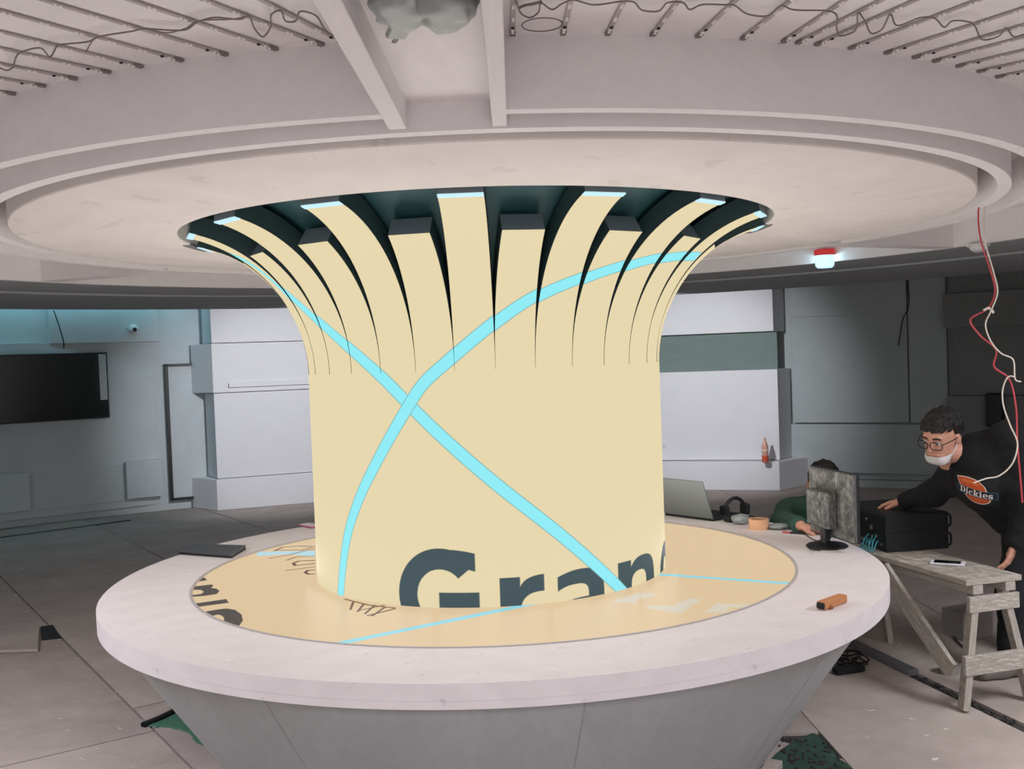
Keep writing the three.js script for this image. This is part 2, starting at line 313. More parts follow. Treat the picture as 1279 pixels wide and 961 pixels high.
{ // framed door
  const a = atFar(208, 457, 8.12), am = azOf(a) + 2.6, { pos, ry } = onWall(8.16, am), d = structGroup('door_1', pos, ry), w = 0.74, h0 = 0.12, h1 = 1.65;
  part(d, 'door_panel', rbox(w, h1 - h0, 0.03, 0.003).translate(0, (h0 + h1) / 2, 0), M.wallLeft);
  for (const s of [-1, 1]) part(d, 'door_frame', box(0.035, h1 - h0 + 0.03, 0.06).translate(s * w / 2, (h0 + h1) / 2, 0.01), M.black);
  for (const y of [h0, h1]) part(d, 'door_frame', box(w + 0.035, 0.03, 0.06).translate(0, y, 0.01), M.black);
}
// cove light on the canopy's outer edge, washing the wall
const coveMat = std({ color: 0x223338, emissive: new THREE.Color().setRGB(0.25, 0.75, 0.85), emissiveIntensity: 1.5 });
for (const [a0, a1] of [[-52, -25]]) { // set above the wall's top edge, out of sight behind the canopy
  single('cove_light_strip', arcSolid(7.93, 7.99, 2.52, 2.54, phi(a1), phi(a0), 20), coveMat, 'cyan cove light strip above the wall with the television', 'light strip');
  for (let k = 0; k < 4; k++) { const a = a0 + (k + 0.5) * (a1 - a0) / 4, { pos } = onWall(7.96, a), { pos: t } = onWall(8.12, a); rectLight('cove_strip_glow', new THREE.Color().setRGB(0.3, 0.8, 1.0), 9, 0.9, 0.06, [pos[0], 2.515, pos[2]], [t[0], 2.0, t[2]]); }
}

// stepped white display units at the back
function backUnit(name, label, side) {
  const { pos, ry } = onWall(7.98, side * 19.3), u = thing(name, label, 'display unit', pos, ry);
  const blk = (n, xo, y0, y1, dz, splay = 0.06, xi = -1.1) => { // front narrower than the back: the sides splay
    const z1 = 0.24 + dz, z0 = -0.12, sh = new THREE.Shape([[xi, z1], [xo, z1], [xo + splay, z0], [xi, z0]].map(([x, z]) => new THREE.Vector2(side * x, -z)));
    return part(u, n, new THREE.ExtrudeGeometry(sh, { depth: y1 - y0, bevelEnabled: true, bevelSize: 0.004, bevelThickness: 0.004, bevelSegments: 1 }).rotateX(-Math.PI / 2).translate(0, y0, 0), M.unitWhite); };
  return { u, blk };
}
{
  const L = backUnit('stepped_display_unit', 'stepped white wall unit with a plain ledge next to the framed door', -1);
  L.blk('top_block', 0.56, 1.885, 2.74, 0.02, 0.07); L.blk('middle_block', 0.565, 1.325, 1.87, 0.03, 0.2); L.blk('lower_block', 0.56, 0.36, 1.31, 0.02, 0.07); L.blk('base_block', 0.575, 0.005, 0.346, 0.05, 0.24);
  part(L.u, 'ledge', rbox(1.3, 0.05, 0.03, 0.004).translate(0.25, 1.40, 0.30), M.unitWhite);
  const R = backUnit('stepped_display_unit', 'stepped white wall unit with an open dark gap where the drink bottle stands', 1);
  R.blk('top_block', 0.69, 2.295, 2.74, 0.03, 0.2); R.blk('upper_block', 0.72, 1.795, 2.28, 0.01, 0.1); R.blk('lower_block', 0.75, 0.335, 1.355, 0.02, 0.12); R.blk('base_block', 0.75, 0.005, 0.32, 0.16, 0.32);
  part(R.u, 'gap_back', box(1.86, 0.43, 0.16).translate(-0.18, 1.575, 0.0), M.wallGreen);
  part(R.u, 'ledge', rbox(0.5, 0.05, 0.03, 0.004).translate(-0.78, 0.52, 0.27), M.unitWhite);
}
// added spots, unseen behind the disc, put in to brighten the two units
for (const s of [-1, 1]) {
  const a = s * 17 * DEG, p = [4.3 * Math.sin(a), 2.0, -4.3 * Math.cos(a)], { pos: t } = onWall(7.75, s * 18.5);
  const f = thing('added_spot_lamp', s < 0 ? 'small spot lamp added out of sight to brighten the unit beside the framed door' : 'small spot lamp added out of sight to brighten the unit with the bottle', 'ceiling lamp', [p[0], 0, p[2]], -a + Math.PI);
  part(f, 'stem', cyl(0.012, 0.012, 0.06, 10).translate(0, 2.1, 0), M.white);
  part(f, 'lamp_head', cyl(0.04, 0.05, 0.12, 20).rotateX(Math.PI / 2).translate(0, 2.03, 0), M.white);
  part(f, 'lamp_lens', cyl(0.042, 0.042, 0.006, 20).rotateX(Math.PI / 2).translate(0, 2.03, 0.062), std({ color: 0xffffff, emissive: 0xf4f4ff, emissiveIntensity: 2 }));
  const sp = new THREE.SpotLight(new THREE.Color().setRGB(0.93, 0.94, 1.0), 24, 0, 30 * DEG, 0.6); sp.position.set(p[0] + Math.sin(a) * 0.1, 2.03, p[2] - Math.cos(a) * 0.1); sp.target.position.set(t[0], 1.15, t[2]); sp.castShadow = true; sp.shadow.radius = 2; sp.name = 'added_spot_glow';
  scene.add(sp); scene.add(sp.target); sp.target.name = 'added_spot_target';
}
{ const r = thing('added_rear_panel', 'wide lit panel added unseen on the rear wall to brighten the round room', 'screen', [0, 1.35, 7.92]);  // unseen lit panel, added as soft fill light from the rear
  part(r, 'frame', rbox(4.3, 1.9, 0.1, 0.01), M.black); part(r, 'added_glow_face', box(4.2, 1.8, 0.004).translate(0, 0, -0.053), std({ color: 0x111111, emissive: 0xfff2f0, emissiveIntensity: 0.9 })); }
// panel lamps behind the camera
for (const [x, z] of LAMPS) {
  const l = thing('panel_lamp', 'long white panel lamp under the dark canopy', 'ceiling lamp', [x, 2.1, z], 0, 'panel lamps under the canopy');
  part(l, 'frame', rbox(0.62, 0.03, 1.2, 0.004).translate(0, 0.014, 0), M.white);
  part(l, 'diffuser', box(0.58, 0.004, 1.16).translate(0, -0.004, 0), std({ color: 0xffffff, emissive: 0xfff4f0, emissiveIntensity: 1.2 }));
}

// ================================================================ ROUND COUNTER
{
  const t = thing('round_counter', 'large round white counter with a sloping skirt around the display column', 'counter');
  part(t, 'counter_top', arcSolid(1.2375, 1.581, 0.672, 0.72, 0, 2 * Math.PI, 160), M.counterTop);
  part(t, 'rim', arcSolid(1.50, 1.5805, 0.648, 0.6715, 0, 2 * Math.PI, 160), M.counterTop);
  // bare grey boards with filled joints make up the sloping skirt
  const lp = [[1.535, 0.648], [1.53, 0.64], [1.105, 0.005], [1.10, 0.0]].map(([r, y]) => new THREE.Vector2(r, y));
  for (let k = 0; k < 10; k++) {
    const a0 = (-27 + k * 36) * DEG, gp = 0.0022;
    part(t, 'skirt_board', new THREE.LatheGeometry(lp, 18, a0 + gp, 36 * DEG - 2 * gp), M.greyBoard[k % 3]);
    part(t, 'joint_filler', new THREE.LatheGeometry(lp.map((v) => new THREE.Vector2(v.x - 0.0008, v.y)), 2, a0 - 0.006, 0.012), M.filler);
  }
  part(t, 'subtop', arcSolid(0.2, 1.5, 0.60, 0.6475, 0, 2 * Math.PI, 120), M.primer);
  part(t, 'foot_strip', arcSolid(1.085, 1.115, 0.0, 0.03, 20 * DEG, 80 * DEG, 24), M.board[2]);
  // narrow edge strip between counter and display disc
  part(t, 'edge_strip', arcSolid(1.2365, 1.246, 0.70, 0.7225, 0, 2 * Math.PI, 160), M.alu);
}
single('plaster_scrap', bar([1.04, 0.02, 0.52], [0.86, 0.03, 0.80], 0.05, 0.03), M.board[2], 'long pinkish plaster scrap lying against the foot of the counter', 'scrap');

// ================================================================ DISPLAY DISC
function canvas(w, h) { const c = document.createElement('canvas'); c.width = w; c.height = h; return c; }
function canvasTex(c) { const t = new THREE.CanvasTexture(c); t.colorSpace = THREE.SRGBColorSpace; t.anisotropy = 8; return t; }
const screenMat = (tex, tint = [1, 1, 1], o = {}) => new THREE.MeshPhysicalMaterial({ color: 0x07090a, metalness: 0, specularIntensity: 0.06, roughness: 0.32, emissive: new THREE.Color().setRGB(...tint), emissiveMap: tex, emissiveIntensity: 1.0, ...o });
{
  const S = 1400, c = canvas(S, S), g = c.getContext('2d'), X = (x) => (x + 1.26) / 2.52 * S, fp = (px, py) => { const p = atY(px, py, 0.717); return [X(p.x), X(p.z)]; };
  g.fillStyle = 'rgb(233,206,166)'; g.fillRect(0, 0, S, S);
  const poly = (pts, col) => { g.fillStyle = col; g.beginPath(); pts.forEach((p, i) => (i ? g.lineTo(...p) : g.moveTo(...p))); g.closePath(); g.fill(); };
  const line = (pts, w, col) => { g.strokeStyle = col; g.lineWidth = w / 2.52 * S; g.lineCap = 'butt'; g.beginPath(); pts.forEach((p, i) => (i ? g.lineTo(...p) : g.moveTo(...p))); g.stroke(); };
  const W = (x, z) => [X(x), X(z)];
  const cyan = 'rgb(152,226,240)', dark = 'rgb(92,84,80)', thin = 'rgb(112,84,70)', pale = 'rgb(226,216,196)';
  const a = (x, y) => fp(220 + x * 0.1564, 650 + y * 0.1564), b = (x, y) => fp(700 + x * 0.2346, 700 + y * 0.2346), d = (x, y) => fp(400 + x * 0.3753, 620 + y * 0.375);
  line([W(-0.60, 1.18), W(0.03, 0.772), W(0.3, 0.6)], 0.036, cyan);
  line([W(0.4, 0.182), W(1.3, 0.671)], 0.034, cyan);
  // cut-off lettering at the left edge
  poly([a(165, 492), a(185, 468), a(205, 458), a(228, 458), a(247, 478)], dark);
  poly([a(110, 532), a(285, 511), a(297, 522), a(278, 540), a(320, 545), a(346, 562), a(325, 588), a(230, 603), a(100, 612), a(100, 600), a(200, 588), a(222, 570), a(200, 556), a(110, 553)], dark);
  poly([a(150, 664), a(400, 628), a(420, 658), a(180, 690)], dark);
  poly([a(235, 728), a(330, 712), a(400, 703), a(470, 714), a(522, 752), a(533, 800), a(500, 845), a(380, 808), a(384, 780), a(365, 760), a(335, 752), a(280, 765)], dark);
  // fine lettering beside the column at the left
  poly([a(640, 252), a(1110, 243), a(1110, 290), a(900, 270), a(650, 285)], 'rgb(190,228,238)');
  line([a(780, 245), a(850, 215), a(980, 205), a(1110, 210)], 0.012, thin); line([a(740, 305), a(900, 275), a(1000, 250), a(1110, 225)], 0.010, thin);
  line([a(880, 320), a(960, 292), a(1110, 285)], 0.010, thin); line([a(1110, 320), a(980, 325), a(935, 342), a(950, 360), a(1110, 345)], 0.014, thin);
  line([a(870, 402), a(1110, 370)], 0.010, thin); line([a(1110, 395), a(1050, 400), a(1030, 418), a(1060, 430), a(1110, 428)], 0.014, thin);
  line([a(790, 240), a(1000, 238), a(1085, 215)], 0.010, thin);
  // thin strokes under the first letter
  line([d(80, 342), d(160, 362), d(250, 372)], 0.010, thin); for (let k = 0; k < 4; k++) line([d(110 + k * 36, 352 + k * 5), d(100 + k * 24, 378 + k * 7)], 0.009, thin);
  line([d(155, 398), d(250, 374)], 0.012, thin); line([d(130, 380), d(215, 362)], 0.009, thin);
  // pale cut-off lettering at the right
  poly([b(270, 222), b(420, 172), b(490, 174), b(512, 188), b(430, 206), b(405, 212), b(412, 230)], pale);
  poly([b(450, 252), b(470, 240), b(600, 240), b(680, 202), b(752, 206), b(640, 282)], pale);
  poly([b(765, 276), b(830, 228), b(1015, 236), b(985, 252), b(900, 248), b(880, 278)], pale); poly([b(700, 335), b(740, 312), b(800, 325), b(730, 345)], 'rgb(240,226,186)');
  const tex = canvasTex(c), mat = screenMat(tex, [0.88, 0.88, 0.88], { roughness: 0.35, specularIntensity: 0.04 });
  const disc = thing('display_disc', 'flat glowing yellow display disc set into the counter around the column', 'screen');
  part(disc, 'backing', arcSolid(0.76, 1.2345, 0.685, 0.7045, 0, 2 * Math.PI, 128), M.black);
  const A = 24 * DEG, dd = [Math.sin(A), Math.cos(A)], nn = [Math.cos(A), -Math.sin(A)], T = 0.5;
  for (let i = -6; i < 6; i++) for (let j = -6; j < 6; j++) {
    const ox = 0.329 - 0, oz = 1.112, q = (u, v) => [ox + nn[0] * u + dd[0] * v, oz + nn[1] * u + dd[1] * v];
    const u0 = (i) * T, v0 = (j - 1) * T; let p = [q(u0 + 0.0008, v0 + 0.0008), q(u0 + T - 0.0008, v0 + 0.0008), q(u0 + T - 0.0008, v0 + T - 0.0008), q(u0 + 0.0008, v0 + T - 0.0008)];
    for (let k = 0; k < 96 && p.length > 2; k++) { const an = k * 3.75 * DEG; p = clipPoly(p, Math.sin(an), Math.cos(an), 1.2355); }
    if (p.length < 3 || Math.abs(polyArea(p)) < 0.001 || p.every(([x, z]) => Math.hypot(x, z) < 0.7)) continue;
    const gm = sheet(p, 0.705, 0.716), uv = gm.attributes.uv, ps = gm.attributes.position;
    for (let k = 0; k < uv.count; k++) uv.setXY(k, (ps.getX(k) + 1.26) / 2.52, 1 - (ps.getZ(k) + 1.26) / 2.52);
    part(disc, 'display_tile', gm, mat);
  }
}

// ================================================================ DISPLAY COLUMN
{
  const CW = 2048, CHh = 1024, c = canvas(CW, CHh), g = c.getContext('2d'), SMAX = 1.66;
  const X = (az) => (az + 180) / 360 * CW, Y = (s) => (1 - s / SMAX) * CHh, mx = CW / (2 * Math.PI * COL.r), my = CHh / SMAX; // pixels per metre
  g.fillStyle = 'rgb(231,215,174)'; g.fillRect(0, 0, CW, CHh);
  const cyan = 'rgb(146,236,246)', edge = 'rgb(120,170,170)', dark = 'rgb(70,86,90)';
  const path = (pts) => { const cv = new THREE.CatmullRomCurve3(pts.map(([a, s]) => new THREE.Vector3(a * DEG * COL.r, s, 0)), false, 'centripetal'); return cv.getSpacedPoints(80); };
  const ribbon = (pts, w, col) => { const p = path(pts), L = [], R = []; p.forEach((q, i) => { const a = p[Math.max(0, i - 1)], b = p[Math.min(p.length - 1, i + 1)], dx = b.x - a.x, dy = b.y - a.y, l = Math.hypot(dx, dy); const f = (sg) => [X((q.x - sg * dy / l * w / 2) / COL.r / DEG), Y(q.y + sg * dx / l * w / 2)]; L.push(f(1)); R.unshift(f(-1)); });
    g.fillStyle = col; g.beginPath(); [...L, ...R].forEach((q, i) => (i ? g.lineTo(...q) : g.moveTo(...q))); g.closePath(); g.fill(); };
  // lettering, cut off by the disc: drawn in metres along the circumference and height
  const mX = (az) => az * DEG * COL.r;
  g.save(); g.translate(X(0), Y(0)); g.scale(mx, -my); g.strokeStyle = g.fillStyle = dark; g.lineCap = 'butt';
  const gx = mX(-14.6), gy = 0.044; // G
  g.lineWidth = 0.075; g.beginPath(); g.ellipse(gx, gy, 0.126, 0.131, 0, 40 * DEG, 320 * DEG); g.stroke();
  g.fillStyle = 'rgb(231,215,174)'; g.fillRect(mX(-4.5), 0.056, 0.2, 0.2); g.fillStyle = dark;
  g.beginPath(); g.moveTo(mX(-12), 0.208); g.quadraticCurveTo(mX(-8), 0.206, mX(-4.5), 0.193); g.lineTo(mX(-4.5), 0.129); g.quadraticCurveTo(mX(-9), 0.146, mX(-13), 0.146); g.closePath(); g.fill();
  g.fillRect(mX(-15), -0.06, mX(-3.6) - mX(-15), 0.114);
  g.fillRect(mX(2.1), -0.2, mX(7.8) - mX(2.1), 0.302); // r
  g.beginPath(); g.moveTo(mX(7.4), 0.05); g.quadraticCurveTo(mX(8.2), 0.106, mX(14.7), 0.106); g.lineTo(mX(14.7), 0.046); g.quadraticCurveTo(mX(8.6), 0.05, mX(7.8), -0.01); g.lineTo(mX(7.4), -0.05); g.closePath(); g.fill();
  // a
  g.beginPath(); g.moveTo(mX(18.7), 0.036); g.lineTo(mX(18.7), 0.088); g.bezierCurveTo(mX(22), 0.104, mX(24), 0.109, mX(26.4), 0.109); g.bezierCurveTo(mX(32.5), 0.109, mX(34.1), 0.085, mX(34.1), 0.02); g.lineTo(mX(34.1), -0.1); g.lineTo(mX(28.6), -0.1); g.lineTo(mX(28.6), 0.02); g.bezierCurveTo(mX(28.6), 0.052, mX(27), 0.056, mX(25), 0.056); g.bezierCurveTo(mX(22), 0.056, mX(20.5), 0.05, mX(18.7), 0.036); g.closePath(); g.fill();
  g.beginPath(); g.moveTo(mX(30), 0.006); g.bezierCurveTo(mX(22), 0.008, mX(18), -0.006, mX(17.6), -0.05); g.lineTo(mX(30), -0.05); g.closePath(); g.fill();
  g.fillRect(mX(39.8), -0.2, mX(45.8) - mX(39.8), 0.302); // n
  g.beginPath(); g.moveTo(mX(44.5), 0.05); g.bezierCurveTo(mX(46.5), 0.1, mX(49), 0.109, mX(52.2), 0.109); g.bezierCurveTo(mX(57.5), 0.109, mX(59.8), 0.09, mX(59.8), 0.02); g.lineTo(mX(59.8), -0.1); g.lineTo(mX(54), -0.1); g.lineTo(mX(54), 0.01); g.bezierCurveTo(mX(54), 0.048, mX(52.6), 0.056, mX(50.4), 0.056); g.bezierCurveTo(mX(47.2), 0.056, mX(45.8), 0.04, mX(45.8), 0); g.closePath(); g.fill();
  g.lineWidth = 0.06; g.beginPath(); g.ellipse(mX(75), -0.01, 0.085, 0.088, 0, 0, 2 * Math.PI); g.stroke(); g.fillRect(mX(79.5), -0.2, 0.075, 0.43); // d
  g.restore();
  const diag = [[-77, 1.43], [-71.8, 1.371], [-68, 1.25], [-63.3, 1.165], [-49.6, 1.015], [-39, 0.915], [-29, 0.815], [-22, 0.73], [-10.7, 0.59], [2.2, 0.437], [20, 0.241], [40.6, 0.004], [46, -0.06]];
  const curve = [[-54, -0.1], [-52.1, 0.006], [-50.3, 0.107], [-46.8, 0.243], [-40.4, 0.391], [-33.5, 0.518], [-22.1, 0.722], [-17.4, 0.800], [-9.8, 0.88], [3.3, 1.01], [13.3, 1.098], [24.4, 1.165], [35.2, 1.218], [47.2, 1.265], [60, 1.292], [70, 1.305]];
  for (const p of [diag, curve]) { ribbon(p, 0.047, edge); ribbon(p, 0.042, cyan); }
  const tex = canvasTex(c); tex.wrapS = THREE.RepeatWrapping;
  const col = thing('flared_display', 'glowing yellow display column flaring into curved fingers under the ceiling opening', 'screen', [COL.x, 0, COL.z]);
  const H = COL.yf - COL.y0;
  { const gm = new THREE.CylinderGeometry(COL.r, COL.r, H, 160, 1, true), uv = gm.attributes.uv, p = gm.attributes.position;
    for (let i = 0; i < uv.count; i++) { const u = i % 161 / 160; uv.setXY(i, u + 0.5, (p.getY(i) + H / 2) / SMAX); }
    gm.translate(0, COL.y0 + H / 2, 0); part(col, 'screen', gm, screenMat(tex, [1, 1, 1], { roughness: 0.5 })); }
  part(col, 'core', at(cyl(COL.r - 0.09, COL.r - 0.09, H + 0.24, 64), 0, COL.y0 + H / 2 + 0.125, 0), M.black);
  // dark flared backing behind the fingers
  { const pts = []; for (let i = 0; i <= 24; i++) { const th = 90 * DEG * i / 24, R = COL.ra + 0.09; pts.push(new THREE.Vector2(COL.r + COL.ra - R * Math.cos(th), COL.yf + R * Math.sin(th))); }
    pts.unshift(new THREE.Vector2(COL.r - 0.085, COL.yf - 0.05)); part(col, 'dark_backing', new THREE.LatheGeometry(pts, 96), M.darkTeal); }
  // 32 fingers of even width, every other one short
  const fingerMat = screenMat(tex, [1, 1, 1], { roughness: 0.5 });
  const stripMat = std({ color: 0x222222, emissive: new THREE.Color().setRGB(0.55, 0.85, 0.95), emissiveIntensity: 1 });
  const TH = 0.07, HW = COL.r * Math.tan(5.625 * DEG) - 0.0006;
  for (let k = 0; k < 32; k++) {
    const az = -2.5 + k * 11.25, azs = ((az + 180) % 360 + 360) % 360 - 180, tall = k % 2 === 0, th1 = tall ? 78.5 * DEG : 55 * DEG, n = tall ? 26 : 18;
    const pos = [], uv = [], idx = [], P = (th, R, x) => [x, COL.yf + R * Math.sin(th), COL.r + COL.ra - R * Math.cos(th)];
    // front strip with display picture; small chord sag at the base is taken up by a 3 mm recess of the cylinder edge
    for (let i = 0; i <= n; i++) { const th = th1 * i / n, s = H + COL.ra * th; for (let j = 0; j <= 4; j++) { const f = j / 4 * 2 - 1, sag = (COL.r - Math.sqrt(COL.r * COL.r - HW * HW * f * f)) * Math.max(0, 1 - th / 0.5); const q = P(th, COL.ra, HW * f); q[2] -= sag; pos.push(...q); uv.push((azs + f * 5.625) / 360 + 0.5, s / SMAX); } }
    for (let i = 0; i < n; i++) for (let j = 0; j < 4; j++) { const a = i * 5 + j; idx.push(a, a + 1, a + 6, a, a + 6, a + 5); }
    const gm = new THREE.BufferGeometry(); gm.setAttribute('position', new THREE.Float32BufferAttribute(pos, 3)); gm.setAttribute('uv', new THREE.Float32BufferAttribute(uv, 2)); gm.setIndex(idx); gm.computeVertexNormals();
    const f = part(col, 'finger', gm, fingerMat, null, [0, az * DEG, 0]);
    // housing: sides, back and end
    const hp = [], hi = []; const Hn = n;
    for (let i = 0; i <= Hn; i++) { const th = th1 * i / Hn; for (const sg of [-1, 1]) { hp.push(...P(th, COL.ra + 0.0015, HW * sg)); hp.push(...P(th, COL.ra + TH * Math.min(1, 0.15 + i / 5), HW * sg)); } }
    for (let i = 0; i < Hn; i++) { const b = i * 4, e = b + 4; hi.push(b, b + 1, e + 1, b, e + 1, e, b + 2, e + 2, e + 3, b + 2, e + 3, b + 3, b + 1, b + 3, e + 3, b + 1, e + 3, e + 1); }
    const e = Hn * 4, ep = hp.slice(e * 3);
    let hg = new THREE.BufferGeometry(); hg.setAttribute('position', new THREE.Float32BufferAttribute(hp, 3)); hg.setIndex(hi); hg = hg.toNonIndexed(); hg.computeVertexNormals();
    part(f, 'housing', hg, M.housingSide);
    let eg = new THREE.BufferGeometry(); eg.setAttribute('position', new THREE.Float32BufferAttribute(ep, 3)); eg.setIndex([0, 1, 3, 0, 3, 2]); eg = eg.toNonIndexed(); eg.computeVertexNormals(); part(f, 'end_cap', eg, M.housing);
    if (tall) { part(f, 'light_strip', bar(P(th1 - 0.045, COL.ra - 0.001, 0), P(th1, COL.ra - 0.001, 0), HW * 2, 0.005, 0.001), stripMat); }
  }
}

// ================================================================ CEILING STRIPS AND CABLES
{
  const Lr = [[-32.9, -47.6], [-29.8, -43.8], [-26.9, -41], [-24.1, -39], [-21.6, -36.5], [-18.7, -35], [-15.7, -34.3], [-12.5, -33], [-9.7, -31.3], [-8.4, -23.5]], Rr = [[1.3, -1.0], [4.2, 0], [6.8, 2.6], [9.5, 4.9], [12.3, 7.6], [15.2, 8.8], [18, 10.5], [19, 18.5], [20.4, 21.8], [23, 26.8], [26, 30.9], [28.6, 33.6], [30.6, 36.8], [33.2, 41], [35.8, 44], [38.4, 47]];
  for (const e of [[-35.8, -50], [-38.6, -53]]) Lr.unshift(e);
  const base = box(0.010, 0.004, 1), dot = merge([-0.006, 0.006].map((x) => new THREE.SphereGeometry(0.0042, 10, 6, 0, 2 * Math.PI, Math.PI / 2, Math.PI / 2).translate(x, 0, 0))), nail = cyl(0.004, 0.004, 0.004, 8);
  const pitch = 0.075;
  for (const [side, list] of [[0, Lr], [1, Rr]]) for (const [a, dz] of list) {
    const len = side === 0 && a > -14 ? 0.6 : 0.72, s = thing('light_strip', side ? 'thin unlit light strip on the ceiling trough beside the round pencil mark' : 'thin unlit light strip on the ceiling trough beside the plastic wrapped projector', 'light strip', [0.03 + 2.13 * Math.sin(a * DEG), 2.2865, 2.13 * Math.cos(a * DEG)], dz * DEG, side ? 'light strips past the pencil mark' : 'light strips beside the wrapped projector');
    const rail = part(s, 'rail', base.clone().scale(1, 1, len).translate(0, 0, len / 2), M.alu);
    for (let t = 0.03; t < len - 0.02; t += pitch) part(rail, 'lens', dot, M.lens, [0, -0.002, t], [0, Math.PI / 2, 0]);
    part(rail, 'screw', nail, M.black, [0, -0.003, 0.055]);
    part(s, 'end_clip', box(0.012, 0.006, 0.026), M.cable, [0, -0.001, 0.014]);
  }
  const cab = (pts, label, r = 0.0019) => single('looping_cable', tube(pts.map(([x, y]) => atY(x, y, 2.277)), r, pts.length * 10), M.cable, label, 'cable');
  cab([[0, 85], [8, 88], [15, 85], [25, 66], [50, 60], [62, 71], [71, 58], [74, 56], [110, 52], [123, 46], [152, 41], [165, 39], [180, 36], [218, 38], [232, 37], [248, 27], [268, 22], [300, 24], [310, 20], [318, 36], [328, 46], [338, 34], [340, 17], [350, 13], [358, 27], [368, 27], [376, 14], [392, 18], [404, 34], [410, 42]], 'grey cable looping across the light strips beside the wrapped projector');
  cab([[107, 65], [123, 46], [160, 40], [180, 36], [208, 41], [230, 36], [249, 26], [290, 24], [309, 20]], 'second thin grey cable crossing the same light strips as the looping one', 0.0015);
  cab([[645, 2], [652, 18], [662, 22], [672, 16], [676, 4], [690, 12], [703, 4], [715, 0], [742, 6], [775, 2], [790, 2], [803, 13], [822, 14], [835, 3], [852, 3], [862, 12], [876, 6], [906, 6], [915, 6], [935, 18], [958, 20], [976, 7], [990, 12], [1040, 15], [1045, 35], [1050, 45], [1066, 40], [1072, 16], [1080, 26], [1090, 42], [1100, 38], [1112, 18], [1122, 32], [1150, 22], [1165, 22], [1180, 34], [1190, 26], [1212, 28], [1230, 50], [1246, 46], [1256, 35], [1268, 46], [1279, 43]], 'grey cable looping across the light strips next to the round pencil mark');
  cab([[648, 8], [655, 5], [670, 2], [676, 0]].map(([x, y]) => [x, y + 2]), 'short dark cable end tied beside the round pencil mark', 0.003);
}
// plastic-wrapped projector between the beams
{
  const t = thing('wrapped_projector', 'ceiling projector wrapped in cloudy clear plastic between two white beams', 'projector');
  const lump = (cx, cy, rx, ry, rz, sd, y) => { const p = atY(cx, cy, y), g = mergeVertices(new THREE.IcosahedronGeometry(1, 5).deleteAttribute('uv').deleteAttribute('normal')), q = g.attributes.position;
    for (let i = 0; i < q.count; i++) { const x = q.getX(i), yy = q.getY(i), z = q.getZ(i), n = 1 + 0.22 * N3(x * 1.8 + sd, yy * 2.2, z * 2.2) + 0.16 * Math.abs(N3(x * 4, yy * 5 + sd, z * 5)) + 0.05 * Math.abs(N3(x * 9, yy * 9, z * 9 + sd)) + 0.02 * N3(x * 20, yy * 20, z * 20); q.setXYZ(i, x * rx * n, yy * ry * n, z * rz * n); }
    g.computeVertexNormals(); return g.translate(p.x, p.y, p.z); };
  part(t, 'projector_body', rbox(0.16, 0.03, 0.14, 0.012).translate(-0.085, 2.176, 2.70), M.steel);
  part(t, 'wrapping', lump(554, 10, 0.05, 0.026, 0.085, 4, 2.166), M.plasticWrap);
  part(t, 'wrapping', lump(502, 10, 0.046, 0.022, 0.085, 9, 2.168), M.plasticWrap);
  part(t, 'wrapping_tail', bar(atY(508, 18, 2.172), atY(494, 45, 2.18), 0.038, 0.014, 0.006), M.plasticWrap);
  part(t, 'tape_end', bar(atY(497, 46, 2.184), atY(492, 53, 2.187), 0.01, 0.004), M.cable);
  part(t, 'wire_hook', tube([atY(566, 2, 2.17), atY(582, 4, 2.168), atY(591, 10, 2.17), atY(590, 20, 2.176), atY(585, 23, 2.18)], 0.0018, 24), M.cableDark);
}
// emergency lamp on the far rim, round detector
{
  const p = atFar(1030, 323, 2.93), t = thing('emergency_lamp', 'small glowing emergency lamp with a red top and cyan white cup', 'lamp', [p.x, p.y, p.z], Math.atan2(-p.x, 4.3 - p.z));
  part(t, 'glowing_cup', new THREE.LatheGeometry([[0.0, -0.058], [0.045, -0.058], [0.056, -0.046], [0.062, 0.018]].map(([a, b]) => new THREE.Vector2(a, b)), 32), std({ color: 0xcfefff, emissive: new THREE.Color().setRGB(0.55, 0.95, 1.0), emissiveIntensity: 1.0 }));
  part(t, 'red_cap', new THREE.LatheGeometry([[0.062, 0.018], [0.064, 0.05], [0.058, 0.056], [0, 0.056]].map(([a, b]) => new THREE.Vector2(a, b)), 32), std({ color: 0xc63a3a, emissive: 0xb02a2a, emissiveIntensity: 0.55 }));
  part(t, 'stem', cyl(0.008, 0.008, 0.1, 10).translate(0, 0.1, 0), M.white);
  const l = new THREE.PointLight(new THREE.Color().setRGB(0.5, 0.85, 1.0), 0.10); l.position.set(p.x, p.y - 0.01, p.z); l.castShadow = true; l.name = 'emergency_lamp_glow'; scene.add(l);
  const d = atY(1222, 306, 2.125), s = thing('smoke_detector', 'round white smoke detector on the dark canopy behind the hanging wires', 'detector', [d.x, 2.128, d.z]);
  part(s, 'base', cyl(0.06, 0.06, 0.012, 28).translate(0, -0.006, 0), M.white); part(s, 'dome', new THREE.SphereGeometry(0.048, 24, 10, 0, 7, Math.PI / 2, Math.PI / 2).scale(1, 0.7, 1).translate(0, -0.012, 0), M.white);
}
